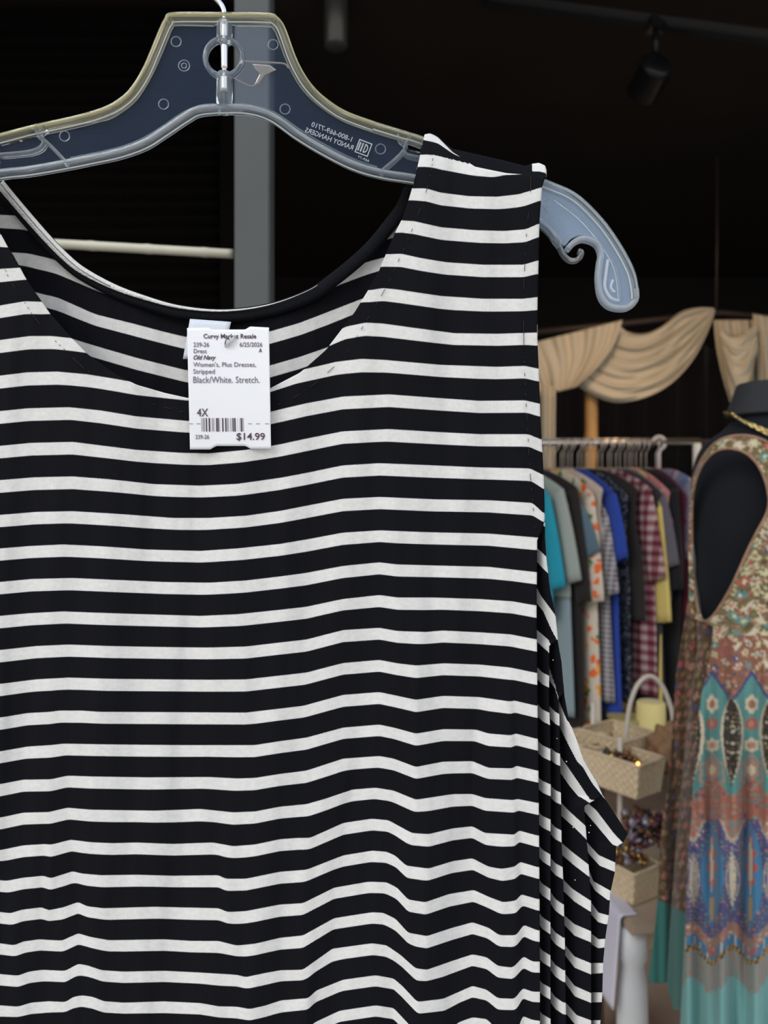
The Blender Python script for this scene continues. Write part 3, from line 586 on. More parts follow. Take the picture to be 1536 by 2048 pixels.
# ------------------------------------------------------------ price tag
def tagY(x, y): return .4262+.0006*math.sin((x-374)/160*3)-.0015*math.sin(max(0, y-655)/245*3.1)
tp = thing('price_tag', 'white paper price tag pinned over the front neckline of the striped dress', 'price tag', P(458, 656, .426))
M_card = mat('white_card', (.88, .89, .92), .55, bump=.05, scale=80)
M_ink = mat('dark_print_ink', (.085, .05, .075), .7)
M_inkl = mat('grey_print_ink', (.20, .17, .21), .7)
def tsx(s, t):
    L_ = 374+(380-374)*t; R_ = 538+(542-538)*t; return L_+(R_-L_)*s
rows = []
nxx = 60
def ttop(s): return float(ip([(0, 656), (.26, 655), (.31, 659), (.71, 659), (.77, 653), (1, 655)], s))
def tbot(s): return float(ip([(0, 899), (.25, 899), (.30, 894), (.33, 892), (.68, 892), (.72, 895), (.75, 898), (1, 898)], s))
for i in range(41):
    t = i/40; r = []
    for j in range(nxx+1):
        s = j/nxx; y = ttop(s)*(1-t)+tbot(s)*t; x = tsx(s, t); r.append(P(x, y, tagY(x, y)))
    rows.append(r)
grid('card', rows, M_card, tp, thick=.00025, offset=1)
ts = lambda x, y: P(x+ (y-660)*.012 - 2 + 2*0, y, tagY(x, y)-.00022)
ts = lambda x, y: P(x, y, tagY(x, y)-.00030)
for body, a0, a1, bs, cp, bold, sh_, mk in [
    ('Curvy Market Resale', 407, 512.3, 676.5, 8.6, .008, 0, M_ink), ('239-26', 387, 418, 693.4, 8.6, 0, 0, M_inkl), ('6/25/2026', 479.3, 524.5, 693.2, 8.6, 0, 0, M_inkl),
    ('Dress', 387.4, 413, 706, 8.2, 0, 0, M_inkl), ('A', 517.7, 524, 704.6, 7.8, .006, 0, M_ink), ('Old Navy', 387, 431.4, 719, 8.6, .008, .3, M_ink),
    ("Women's, Plus Dresses,", 386.5, 511.8, 733.3, 8.9, -.004, 0, M_inkl), ('Stripped', 386.5, 429.4, 747, 8.9, -.004, 0, M_inkl), ('Black/White. Stretch.', 386.5, 519, 765.5, 12.5, -.006, 0, M_inkl),
    ('4X', 394, 416, 832.7, 15.5, .0, 0, M_ink), ('239-26', 390.8, 418, 877.6, 8, 0, 0, M_inkl), ('$14.99', 472.9, 529.6, 879.6, 13.6, .006, 0, M_ink)]:
    text('printed_text', body, a0, a1, bs, cp, ts, mk, tp, bold=bold, shear=sh_)
bm = bmesh.new()
bars = [(368, 3), (378, 3), (388, 2), (396, 6), (408, 2), (422, 14), (455, 17), (492, 3), (500, 3), (508, 3), (518, 3), (542, 13), (560, 14), (584, 3), (614, 15), (650, 14), (672, 3), (680, 3), (688, 3), (710, 3), (720, 3), (736, 13), (757, 16), (796, 2), (822, 3), (834, 15), (856, 3), (864, 3)]
for bx, bw in bars:
    xa = 340+bx/5.908; xc = xa+bw/5.908
    vs = [bm.verts.new(ts(x, y)) for x, y in ((xa, 836), (xc, 836), (xc+.6, 863), (xa+.6, 863))]; bm.faces.new(vs)
o = finish('barcode', bm, M_ink, tp, smooth=False)
for xa in (378, 393, 496, 512, 530):
    bm = bmesh.new(); vs = [bm.verts.new(ts(x, y)) for x, y in ((xa, 847), (xa+8, 847), (xa+8, 848), (xa, 848))]; bm.faces.new(vs)
    finish('perforation_mark', bm, M_inkl, tp, smooth=False)
M_barb = plastic('white_plastic_barb', (1, 1, 1), .6, (.8, .8, .82), .2)
tube('tag_fastener', [ts(450, 694)+Vector((0, -.0004, 0)), ts(458, 688)+Vector((0, -.001, 0)), ts(466, 680)+Vector((0, -.0012, 0)), ts(472, 672)+Vector((0, -.0006, 0))], [.0004, .0014, .0011, .0007], M_barb, tp, 8)
tube('fastener_loop', smoothpts([ts(450, 690), ts(452, 681)+Vector((0, -.0005, 0)), ts(457, 678)+Vector((0, -.0006, 0)), ts(461, 682)], 4), .00025, M_thr, tp, 6)

# ------------------------------------------------------------ draped canopy behind
M_drape = mat('cream_voile', (.68, .61, .475), .85, sheen=.1, var=.06, scale=5)
def swag(name, label, top, bot, Y, pleats, amp, n=70, r=44, sag=None, cat='fabric swag'):
    rows = []
    for j in range(r+1):
        t = j/r; row = []
        for i in range(n+1):
            s = i/n
            a = np.array(top, float); b_ = np.array(bot, float)
            def at(A): 
                k = s*(len(A)-1); q = min(int(k), len(A)-2); f = k-q; return A[q]*(1-f)+A[q+1]*f
            p = at(a)*(1-t)+at(b_)*t
            dd = amp*(.6*math.sin(t*math.pi*2*pleats+2.6*math.sin(s*3.1+t*2))+.5*math.sin(t*math.pi*2*pleats*.43+3*s+1)+.35*math.sin(t*pleats*11+s*7))*(.35+.65*math.sin(math.pi*s))
            bulge = .10*math.sin(math.pi*s)*t
            row.append(P(p[0], p[1], Y-bulge+dd))
        rows.append(row)
    o = grid(name, rows, M_drape, thick=.003); return tag(o, label, cat)
def res(pl, n=24):
    p = smoothpts([Vector((x, y, 0)) for x, y in pl], 12); L_ = [0]
    for i in range(1, len(p)): L_.append(L_[-1]+(p[i]-p[i-1]).length)
    q = np.linspace(0, L_[-1], n); X_ = np.interp(q, L_, [v.x for v in p]); Y_ = np.interp(q, L_, [v.y for v in p]); return list(zip(X_, Y_))
swag('draped_swag', 'large cream fabric swag sagging above the clothing rack', res([(1236, 648), (1255, 664), (1290, 667), (1325, 652), (1360, 625), (1395, 616), (1428, 617)]),
     res([(1150, 768), (1175, 785), (1215, 802), (1250, 804), (1300, 791), (1345, 764), (1385, 720), (1412, 670), (1430, 622)]), 3.3, 7, .028)
def pleated(name, label, lt, rt, Y, n, amp, cat, rows_=30):
    """lt / rt: left and right boundary polylines (top to bottom); vertical pleats"""
    A = res(lt, rows_); B = res(rt, rows_); g = []
    for j in range(rows_):
        row = []
        for i in range(81):
            s = i/80; x = A[j][0]*(1-s)+B[j][0]*s; y = A[j][1]*(1-s)+B[j][1]*s
            row.append(P(x, y, Y+amp*(.65*math.sin(s*math.pi*2*n+.9*math.sin(j*.12+s*5))+.45*math.sin(s*math.pi*2*n*.45+1+j*.03)+.2*math.sin(s*40+j*.1))))
        g.append(row)
    return tag(grid(name, g, M_drape, thick=.003), label, cat)
pleated('draped_swag', 'cream fabric gathered in upright pleats left of the large swag', [(1010, 700), (1040, 745), (1070, 790), (1105, 786)], [(1245, 640), (1228, 690), (1195, 735), (1150, 775)], 3.22, 8, .018, 'fabric swag')
pleated('draped_swag', 'cream fabric swag behind the mannequin neck', [(1428, 640), (1434, 700), (1450, 770), (1470, 830), (1480, 870)], [(1514, 640), (1520, 700), (1522, 760), (1500, 830), (1484, 870)], 3.26, 5, .02, 'fabric swag')
pleated('draped_swag', 'narrow cream fabric tail at the right edge behind the mannequin', [(1506, 628), (1514, 680), (1516, 740), (1518, 830)], [(1580, 640), (1585, 700), (1590, 760), (1595, 830)], 3.2, 3, .02, 'fabric swag')
# inner swag folds of the right-hand panel
swag('draped_swag', 'small cream swag folds inside the right-hand drape', res([(1440, 655), (1462, 672), (1485, 668), (1512, 650)], 16), res([(1446, 700), (1470, 770), (1495, 765), (1516, 700)], 16), 3.18, 4, .02, n=40, r=30)
pleated('draped_column', 'cream fabric wrapped column left of the bamboo post', [(1082, 772), (1083, 900), (1084, 1100), (1084, 1500)], [(1111, 772), (1110, 900), (1111, 1100), (1111, 1500)], 3.15, 3, .012, 'column')
M_bam = mat('golden_bamboo', (.62, .36, .13), .45, var=.15, scale=15)
q0, q1 = P(1178, 700, 3.35), P(1174, 1500, 3.35)
rr, pp = [], []
for k in range(97):
    t = k/96; pp.append(q0.lerp(q1, t)+Vector((.012*math.sin(t*9), 0, 0))); rr.append(.030*(1-.25*t)*(1+.10*math.exp(-((t*6 % 1)-.3)**2/.002)))
tag(tube('bamboo_post', pp, rr, M_bam, sides=16), 'golden bamboo post under the cream swag', 'post')
M_rod = mat('dark_canopy_rod', (.05, .035, .03), .5)
cr_ = thing('canopy_frame', 'dark rod and wire holding up the cream drapes', 'canopy frame', P(1432, 620, 3.32))
tube('rod', [P(1040, 668, 3.36), P(1240, 648, 3.36), P(1440, 626, 3.36), P(1600, 640, 3.36)], .014, M_rod, cr_)
tube('support_wire', [P(1432, 622, 3.33), P(1434, 480, 3.33), P(1434, -80, 3.33)], .004, M_rod, cr_)

# ------------------------------------------------------------ clothing rack and garments
M_chrome = mat('chrome_tube', (.80, .76, .70), .30, metal=1)
YR = 2.4; ZR = P(0, 886, YR).z
rk = thing('clothing_rack', 'chrome clothing rack holding a row of colourful clothes', 'clothing rack', (P(1240, 0, YR).x, YR, 0))
tube('rail', [P(900, 887, YR), P(1421, 884, YR)], .0085, M_chrome, rk, 14)
tube('top_rail', [P(900, 879, YR+.02), P(1400, 878, YR+.02)], .003, M_chrome, rk, 8)
for xx in (915, 1394):
    b0 = P(xx, 887, YR); tube('upright', [b0, Vector((b0.x, b0.y, .06))], .013, mat('white_enamel_tube', (.72, .72, .68), .3) if xx > 1000 else M_chrome, rk, 14)
    tube('foot', [Vector((b0.x, YR-.22, .035)), Vector((b0.x, YR+.22, .035))], .014, M_chrome, rk, 12)
M_hook = mat('dull_hanger_wire', (.62, .55, .48), .4, metal=.5)
M_wood = mat('pale_hanger_wood', (.62, .42, .22), .5)
def fabric(name, col, var=.08, pat=None, cols=None, scale=20):
    if pat is None: return mat(name, col, .85, var=var, scale=25, sheen=.15, spec=.2)
    m, nt, b = newmat(name); b.inputs['Roughness'].default_value = .85; b.inputs['Specular IOR Level'].default_value = .2
    t = nt.nodes.new('ShaderNodeTexCoord'); N_ = nt.nodes.new
    if pat == 'floral':
        v = N_('ShaderNodeTexVoronoi'); v.inputs['Scale'].default_value = scale
        nn = N_('ShaderNodeTexNoise'); nn.inputs['Scale'].default_value = scale*1.4; nt.links.new(t.outputs['Object'], nn.inputs['Vector'])
        vm = N_('ShaderNodeVectorMath'); vm.operation = 'SCALE'; vm.inputs['Scale'].default_value = 1.3/scale; nt.links.new(nn.outputs['Color'], vm.inputs[0])
        va_ = N_('ShaderNodeVectorMath'); va_.operation = 'ADD'; nt.links.new(t.outputs['Object'], va_.inputs[0]); nt.links.new(vm.outputs[0], va_.inputs[1]); nt.links.new(va_.outputs[0], v.inputs['Vector'])
        s = N_('ShaderNodeSeparateColor'); nt.links.new(v.outputs['Color'], s.inputs[0])
        r = N_('ShaderNodeValToRGB'); r.color_ramp.interpolation = 'CONSTANT'; el = r.color_ramp.elements
        el[0].color = (*cols[0], 1); el[0].position = 0; el[1].position = 1/len(cols); el[1].color = (*cols[1], 1)
        for k in range(2, len(cols)): x = el.new(k/len(cols)); x.color = (*cols[k], 1)
        nt.links.new(s.outputs[0], r.inputs[0])
        lt = N_('ShaderNodeMath'); lt.operation = 'LESS_THAN'; lt.inputs[1].default_value = .42; nt.links.new(v.outputs['Distance'], lt.inputs[0])
        mx = N_('ShaderNodeMix'); mx.data_type = 'RGBA'; mx.inputs[6].default_value = (*col, 1); nt.links.new(r.outputs[0], mx.inputs[7]); nt.links.new(lt.outputs[0], mx.inputs[0])
        nt.links.new(mx.outputs[2], b.inputs['Base Color'])
    if pat == 'check':
        sx_ = N_('ShaderNodeSeparateXYZ'); nt.links.new(t.outputs['Object'], sx_.inputs[0]); outs = []
        for ax in ('Y', 'Z'):
            a_ = N_('ShaderNodeMath'); a_.operation = 'MULTIPLY'; a_.inputs[1].default_value = scale; nt.links.new(sx_.outputs[ax], a_.inputs[0])
            f_ = N_('ShaderNodeMath'); f_.operation = 'FRACT'; nt.links.new(a_.outputs[0], f_.inputs[0])
            l_ = N_('ShaderNodeMath'); l_.operation = 'LESS_THAN'; l_.inputs[1].default_value = .5; nt.links.new(f_.outputs[0], l_.inputs[0]); outs.append(l_)
        ad = N_('ShaderNodeMath'); ad.operation = 'ADD'; nt.links.new(outs[0].outputs[0], ad.inputs[0]); nt.links.new(outs[1].outputs[0], ad.inputs[1])
        dv = N_('ShaderNodeMath'); dv.operation = 'MULTIPLY'; dv.inputs[1].default_value = .5; nt.links.new(ad.outputs[0], dv.inputs[0])
        r = N_('ShaderNodeValToRGB'); el = r.color_ramp.elements; r.color_ramp.interpolation = 'CONSTANT'
        el[0].color = (*cols[0], 1); el[1].position = .4; el[1].color = (*cols[1], 1); x = el.new(.9); x.color = (*cols[2], 1)
        nt.links.new(dv.outputs[0], r.inputs[0]); nt.links.new(r.outputs[0], b.inputs['Base Color'])
    if pat == 'sequin':
        v = N_('ShaderNodeTexVoronoi'); v.inputs['Scale'].default_value = 330; nt.links.new(t.outputs['Object'], v.inputs['Vector'])
        s = N_('ShaderNodeSeparateColor'); nt.links.new(v.outputs['Color'], s.inputs[0])
        g_ = N_('ShaderNodeMath'); g_.operation = 'GREATER_THAN'; g_.inputs[1].default_value = .86; nt.links.new(s.outputs[0], g_.inputs[0])
        mx = N_('ShaderNodeMix'); mx.data_type = 'RGBA'; mx.inputs[6].default_value = (*col, 1); mx.inputs[7].default_value = (.3, .32, .38, 1)
        nt.links.new(g_.outputs[0], mx.inputs[0]); nt.links.new(mx.outputs[2], b.inputs['Base Color']); b.inputs['Roughness'].default_value = .4
    return m
def garment(name, label, cat, m, hx, nx, ny, by, sleeve=None, th=.014, flare=1.0, seed=0, hanger='chrome', ycuff=None, nY=2.20, collar=.05):
    """hx hook px, nx/ny near shoulder px, by hem px, sleeve=(cuff px x,y,width)"""
    r = random.Random(seed+5)
    H = P(hx, 900, YR); H.z = ZR-.012
    Nr = P(nx, ny, nY); ax = Vector((Nr.x-H.x, Nr.y-H.y, 0)); wmax = ax.length; ax.normalize(); nrm = Vector((ax.y, -ax.x, 0))
    if nrm.x > 0: nrm = -nrm
    ztop = ZR-.085; zs = Nr.z; zb = P(nx, by, nY).z
    root = thing(name, label, cat, Vector((H.x, H.y, zb)), 'clothes hanging on the rack')
    R_ = 44; rows = []; nA = 36; ph = [r.uniform(0, 6) for _ in range(4)]
    for i in range(R_+1):
        t = i/R_; z = ztop+(zb-ztop)*t**1.25
        dz = max(0, ztop-z); sh_ = max(.02, ztop-zs)
        k = min(1, dz/sh_); w = collar+(wmax-collar)*(k**.62 if k < 1 else 1)
        down = max(0, zs-z)/(max(.05, zs-zb)); w = w*(1-.10*math.sin(min(1, down*2.2)*math.pi)*(.6)+(.10*flare)*down)
        thk = th*(.35+.65*min(1, k+.1))*(1+.25*down)
        ring = []
        for j in range(nA):
            a_ = 2*math.pi*j/nA; c, s = math.cos(a_), math.sin(a_)
            ua = w*math.copysign(abs(c)**.75, c); off = thk*.5*math.copysign(abs(s)**.8, s)
            rip = .006*down**.7*math.sin(ua*55+ph[0]+2*down)+.003*down*math.sin(ua*110+ph[1])
            ring.append(Vector((H.x, H.y, z))+ax*ua+nrm*(off+rip))
        rows.append(ring)
    rows[0] = [p*1 for p in rows[0]]
    o = grid('body', rows, m, root, close=True)
    # close hem and neck
    me = o.data; bm = bmesh.new(); bm.from_mesh(me); bm.verts.ensure_lookup_table()
    bm.faces.new([bm.verts[j] for j in range(nA)]); bm.faces.new([bm.verts[R_*nA+j] for j in range(nA)]); bm.to_mesh(me); bm.free()
    for p in me.polygons: p.use_smooth = True
    if sleeve:
        cx, cy, cw = sleeve; Ys = nY-.02; A = Nr-ax*.05+Vector((0, 0, -.015)); B = P(cx, cy, Ys)
        rows = []
        for i in range(15):
            t = i/14; c0 = A.lerp(B, t)+Vector((0, 0, .02*math.sin(t*math.pi))); hw = (.052+(cw/2/F*Ys-.052)*t); d = (B-A).normalized(); sd = d.cross(nrm).normalized()
            rows.append([c0+sd*hw*math.cos(q)+nrm*.012*math.sin(q)*(1+.3*math.sin(3*q+t*4)) for q in np.linspace(0, 2*math.pi, 20, endpoint=False)])
        so = grid('sleeve', rows, m, root, close=True, thick=.0015)
    hh = thing('coat_hanger', hanger+' hanger holding the '+label.split(',')[0], 'hanger', Vector((H.x, H.y, ztop)), 'hangers on the rack rail')
    hm = M_wood if hanger == 'wooden' else M_hook
    up = [Vector((H.x, H.y, ztop-.01)), Vector((H.x, H.y, ZR-.035))]
    for q in np.linspace(-.4*math.pi, 1.05*math.pi, 12): up.append(Vector((H.x, H.y, ZR-.008))+ax*(.019*math.cos(q))+Vector((0, 0, .019*math.sin(q))))
    tube('hook', up, .0022, M_hook, hh, 6)
    tube('shoulder_bar', smoothpts([Vector((H.x, H.y, ztop))-ax*(wmax-.03)+Vector((0, 0, -(ztop-zs)*.8-.01)), Vector((H.x, H.y, ztop))-ax*.08+Vector((0, 0, -.015)), Vector((H.x, H.y, ztop+.004)), Vector((H.x, H.y, ztop))+ax*.08+Vector((0, 0, -.015)), Vector((H.x, H.y, ztop))+ax*(wmax-.03)+Vector((0, 0, -(ztop-zs)*.8-.01))], 4), .0022, hm, hh, 8)
    return root
G = garment
G('teal_top', 'bright teal short-sleeved top nearest the striped dress', 'top', fabric('teal_knit', (.02, .30, .42)), 1004, 1100, 992, 1230, (1116, 1178, 42), seed=1)
G('grey_green_blouse', 'pale grey-green blouse right of the teal top', 'blouse', fabric('grey_green_crepe', (.33, .37, .34)), 1022, 1127, 978, 1195, (1146, 1165, 44), seed=2)
G('pale_blue_dress', 'long pale blue-grey dress under the grey-green blouse', 'dress', fabric('pale_blue_crepe', (.25, .33, .36)), 1036, 1137, 1010, 1432, None, seed=3)
G('black_cardigan', 'long black cardigan between the pale blue and floral dresses', 'cardigan', fabric('black_knit', (.022, .019, .018)), 1052, 1156, 976, 1460, (1168, 1205, 34), seed=4, hanger='wooden')
G('slate_tee', 'slate blue short-sleeved tee with a pointed cuff', 't-shirt', fabric('slate_jersey', (.10, .16, .21)), 1066, 1160, 1010, 1135, (1187, 1112, 42), seed=5)
G('floral_blouse', 'cream blouse with a bold orange and red floral print', 'blouse', fabric('bold_floral', (.62, .55, .45), pat='floral', cols=[(.75, .1, .03), (.85, .35, .02), (.1, .2, .06), (.6, .55, .45), (.78, .16, .04)], scale=34), 1092, 1188, 990, 1450, (1190, 1205, 50), seed=6, hanger='wooden')
G('cream_floral_shirt', 'cream shirt with faint green botanical print', 'shirt', fabric('botanical_print', (.55, .46, .40), pat='floral', cols=[(.16, .2, .08), (.5, .42, .36), (.55, .5, .42), (.5, .42, .38), (.58, .48, .44)], scale=20), 1110, 1206, 978, 1190, None, seed=7)
G('checked_dress', 'black and white checked dress beside the royal blue dress', 'dress', fabric('grey_check', (.4, .4, .4), pat='check', cols=[(.40, .38, .41), (.26, .25, .27), (.12, .11, .12)], scale=70), 1122, 1216, 1030, 1405, (1222, 1190, 44), seed=8)
G('royal_blue_dress', 'royal blue long dress in the middle of the rack', 'dress', fabric('royal_blue_crepe', (.025, .06, .34)), 1136, 1233, 990, 1432, (1243, 1120, 34), seed=9)
G('navy_sequin_dress', 'dark navy dress with scattered sequins', 'dress', fabric('navy_sequin', (.012, .015, .028), pat='sequin'), 1156, 1256, 992, 1400, None, seed=10)
G('charcoal_jacket', 'plain charcoal jacket next to the sequin dress', 'jacket', fabric('charcoal_wool', (.025, .021, .021)), 1172, 1276, 978, 1240, None, seed=11)
G('plaid_shirt', 'maroon and cream plaid shirt hanging mid-rack', 'shirt', fabric('maroon_plaid', (.4, .2, .2), pat='check', cols=[(.44, .33, .32), (.24, .10, .12), (.12, .02, .035)], scale=34), 1196, 1302, 976, 1392, (1314, 1160, 44), seed=12, hanger='wooden')
G('charcoal_coat', 'long charcoal coat right of the plaid shirt', 'coat', fabric('charcoal_twill', (.035, .033, .035)), 1216, 1318, 980, 1425, None, seed=13)
G('lilac_grey_tee', 'lilac-grey short-sleeved tee between the charcoal coat and the pink blouse', 't-shirt', fabric('lilac_grey_jersey', (.115, .105, .13)), 1232, 1332, 994, 1200, (1344, 1135, 36), seed=14)
G('pink_print_blouse', 'pink printed blouse between two dark garments', 'blouse', fabric('pink_print', (.5, .2, .2), pat='floral', cols=[(.55, .25, .25), (.4, .1, .12), (.6, .4, .3)], scale=60), 1250, 1340, 984, 1110, None, seed=15)
G('yellow_dress', 'pale yellow dress with a drooping cuff', 'dress', fabric('yellow_crepe', (.66, .52, .16)), 1258, 1322, 1010, 1460, (1328, 1245, 48), seed=16, hanger='wooden')
G('black_blazer', 'black blazer near the right end of the rack', 'blazer', fabric('black_suiting', (.012, .012, .015)), 1272, 1356, 974, 1400, (1352, 1180, 40), seed=17)
G('burgundy_dress', 'long burgundy dress beside the mannequin', 'dress', fabric('burgundy_crepe', (.10, .010, .025)), 1292, 1372, 990, 1425, None, seed=18)
G('red_blue_blouse', 'red and blue floral blouse at the right end of the rack', 'blouse', fabric('red_blue_floral', (.25, .25, .35), pat='floral', cols=[(.45, .04, .05), (.15, .18, .35), (.5, .4, .4)], scale=26), 1312, 1384, 958, 1120, None, seed=19, collar=.06)
# spare hangers on the rail
for k, hx in enumerate((1128, 1143, 1163, 1182, 1204, 1222, 1240, 1264, 1282)):
    H = P(hx, 900, YR); H.z = ZR; ax = Vector((.35, -.93, 0))
    hh = thing('coat_hanger', 'thin metal hanger hook among the clothes on the rack rail', 'hanger', H, 'thin metal hanger hooks on the rail')
    up = [H+Vector((0, 0, -.10)), H+Vector((0, 0, -.035))]+[H+Vector((0, 0, -.006))+ax*(.019*math.cos(q))+Vector((0, 0, .019*math.sin(q))) for q in np.linspace(-.4*math.pi, 1.05*math.pi, 12)]
    tube('hook', up, .002, M_hook, hh, 6)
hh = thing('coat_hanger', 'white plastic hanger at the right end of the rack rail', 'hanger', P(1318, 890, YR))
H = P(1318, 900, YR); H.z = ZR
tube('hook', [H+Vector((0, 0, -.11)), H+Vector((0, 0, -.03))]+[H+Vector((0, 0, .0))+Vector((.02*math.cos(q), 0, .02*math.sin(q))) for q in np.linspace(-.4*math.pi, 1.05*math.pi, 12)], .006, mat('white_plastic', (.62, .55, .53), .35), hh, 8)

# ------------------------------------------------------------ display table, baskets
ZT = .722
M_ttop = mat('sandstone_laminate', (.42, .32, .24), .35, var=.15, scale=14)
M_wpaint = mat('white_painted_wood', (.62, .63, .64), .4, var=.04, scale=8)
M_edge = mat('bare_wood_edge', (.48, .36, .22), .5, var=.2, scale=20)
tb = thing('display_table', 'white-legged display table with a sandstone-coloured top beside the dress', 'table', (.69, 1.70, 0))
rot = math.radians(8)
box('tabletop', (.69, 1.70, ZT-.0125), (.52, .50, .025), M_ttop, tb, rot=rot, bevel=.004)
box('apron', (.69, 1.70, ZT-.048), (.46, .44, .045), M_edge, tb, rot=rot, bevel=.003)
prof = [(.018, 0), (.022, .03), (.016, .06), (.026, .12), (.031, .3), (.031, .45), (.028, .58), (.022, .62), (.028, .635), (.028, ZT-.027)]
def corner(dx, dy): c, s = math.cos(rot), math.sin(rot); return (.69+dx*c-dy*s, 1.70+dx*s+dy*c)
for dx, dy in ((-.236, -.205), (.222, -.205), (-.236, .205), (.222, .205)):
    x, y = corner(dx, dy); lathe('leg', prof, (x, y, 0), M_wpaint, tb, 24)
# cloth hanging over the left edge
M_cloth = mat('lavender_white_cloth', (.62, .60, .70), .7, sheen=.2)
rows = []
for j in range(26):
    t = j/25; r = []
    for i in range(31):
        s = i/30
        if t < .3: dx = -.235-.031*(t/.3); z = ZT+.003
        else: dx = -.266-.004-.010*abs(math.sin(s*9))*(t-.3)-.02*(t-.3); z = ZT+.003-(t-.3)/.7*(.18-.06*s)
        x, y = corner(dx, -.225+.26*s); r.append(Vector((x, y, z)))
    rows.append(r)
tag(grid('table_cloth', rows, M_cloth, thick=.002), 'lavender-white cloth hanging over the left edge of the table', 'cloth')
M_wick = mat('cream_wicker', (.60, .47, .31), .7, var=.3, scale=120, bump=.3)
M_wire = mat('cream_enamel_wire', (.60, .54, .47), .35)
def basket(label, corner3, va, vb, h, rows_n, loc_z, group=None, handle=False, taper=.88):
    """corner3: near bottom corner; va, vb: side vectors"""
    c0 = Vector(corner3); root = thing('wicker_basket', label, 'basket', c0+(va+vb)*.5, group)
    cen = c0+(va+vb)*.5
    per = [c0, c0+va, c0+va+vb, c0+vb]; R_ = rows_n*5; g = []
    for i in range(R_+1):
        t = i/R_; row = []
        for k in range(4):
            a_, b_ = per[k], per[(k+1) % 4]; n = max(12, int((b_-a_).length/.0022)); out = ((a_+b_)*.5-cen); out.z = 0; out.normalize()
            for q in range(n):
                p = a_.lerp(b_, q/n); p = cen+(p-cen)*(taper+(1-taper)*t)
                wv = .0016*math.sin(q/n*math.pi*2*round((b_-a_).length/.018)+math.pi*int(t*rows_n))*abs(math.sin(t*rows_n*math.pi))
                p = p+out*wv; p.z = c0.z+h*t; row.append(p)
        g.append(row)
    grid('woven_wall', g, M_wick, root, close=True, thick=.003)
    pr = [cen+(p-cen)*1.0+Vector((0, 0, h)) for p in per]
    loop = []
    for k in range(4):
        for q in range(6): loop.append(pr[k].lerp(pr[(k+1) % 4], q/6))
    tube('rim', loop, .0035, M_wick, root, 8, closed=True)
    bm = bmesh.new(); bm.faces.new([bm.verts.new(cen+(p-cen)*taper+Vector((0, 0, .003))) for p in per])
    o = finish('base', bm, M_wick, root, smooth=False); o.modifiers.new('t', 'SOLIDIFY').thickness = .003
    if handle:
        A = pr[0].lerp(pr[1], .5); B = pr[3].lerp(pr[2], .5); pl = [A]
        for q in np.linspace(0, math.pi, 18): pl.append((A+B)*.5+(A-B)*.5*math.cos(q)+Vector((0, 0, .075+handle*math.sin(q))))
        pl.append(B); tube('handle', pl, .0045, M_wire, root, 8)
    return root
c_up = P(1277, 1603, 1.5)
va, vb = Vector((-.086, .12, 0)), Vector((.073, .052, 0))
basket('cream wicker basket on the middle tier of the stand, beside the mannequin', c_up, va, vb, .070, 8, 0)
c2 = P(1262, 1545, 1.66)
bkt = basket('tall-handled cream basket at the top of the tiered stand', P(1246, 1536, 1.60), Vector((-.070, .10, 0)), Vector((.098, .068, 0)), .055, 7, 0)
basket('cream wicker basket left of the handled basket', P(1206, 1562, 1.62), Vector((-.10, .05, 0)), Vector((.05, .10, 0)), .07, 8, 0)
c3 = P(1268, 1803, 1.47); c3.z = ZT+.001
basket('cream wicker basket standing on the tabletop under the stand', c3, Vector((-.055, .10, 0)), Vector((.070, .045, 0)), .065, 7, 0)
stt = thing('basket_stand', 'cream metal stand that carries the wicker baskets', 'basket stand', P(1238, 1800, 1.66))
bz = Vector((0, 0, 0))
pA = P(1240, 1640, 1.60); tube('pole', [Vector((pA.x, pA.y, ZT)), Vector((pA.x, pA.y, 1.02))], .0055, M_wire, stt)
pB = P(1186, 1500, 1.76); tube('pole', [Vector((pB.x, pB.y, ZT)), Vector((pB.x, pB.y, P(0, 1405, 1.76).z))], .0055, M_wire, stt)
for zz_ in (.915, ): tube('shelf_ring', [Vector((pA.x, pA.y, zz_)), Vector((pB.x, pB.y, zz_)), Vector((pB.x+.12, pB.y+.06, zz_)), Vector((pA.x+.11, pA.y+.06, zz_))], .004, M_wire, stt, 8, closed=True)
# handle arch in front of the yellow dress
(tube('handle', smoothpts([P(x, y, 1.66) for x, y in [(1252, 1500), (1254, 1455), (1260, 1410), (1274, 1372), (1292, 1354), (1308, 1355), (1326, 1375), (1340, 1410), (1346, 1440), (1352, 1500)]], 6), .0052, M_wire, bkt))
# basket contents
def scraps(label, cen, sx_, sy_, n, cols, r0, h=.02):
    ms = cols; out = []
    for k, mm in enumerate(ms):
        bm = bmesh.new()
        for _ in range(n//len(ms)):
            p = Vector(cen)+Vector((random.uniform(-sx_, sx_), random.uniform(-sy_, sy_), random.uniform(0, h)))
            a_ = random.uniform(.5, 1)*r0; M_ = Matrix.Translation(p) @ Matrix.Rotation(random.uniform(0, 6), 4, Vector((random.random(), random.random(), random.random()+.1)).normalized()) @ Matrix.Diagonal((1, random.uniform(.4, 1), random.uniform(.25, .7), 1))
            bmesh.ops.create_icosphere(bm, subdivisions=2, radius=a_, matrix=M_)
        out.append(bm)
    root = thing('hair_accessories', label, 'accessories', Vector(cen)); root['kind'] = 'stuff'
    for bm, mm in zip(out, ms): tag(finish('accessory', bm, mm, root), kind='stuff')
mb1 = mat('brown_glass_beads', (.16, .07, .03), .2, metal=.3); mb2 = mat('gold_trinket', (.55, .35, .12), .25, metal=.9); mb3 = mat('plum_beads', (.10, .03, .05), .25); mb4 = mat('grey_crystal', (.26, .24, .28), .2, metal=.3); mb5 = mat('black_trinket', (.02, .02, .025), .3)
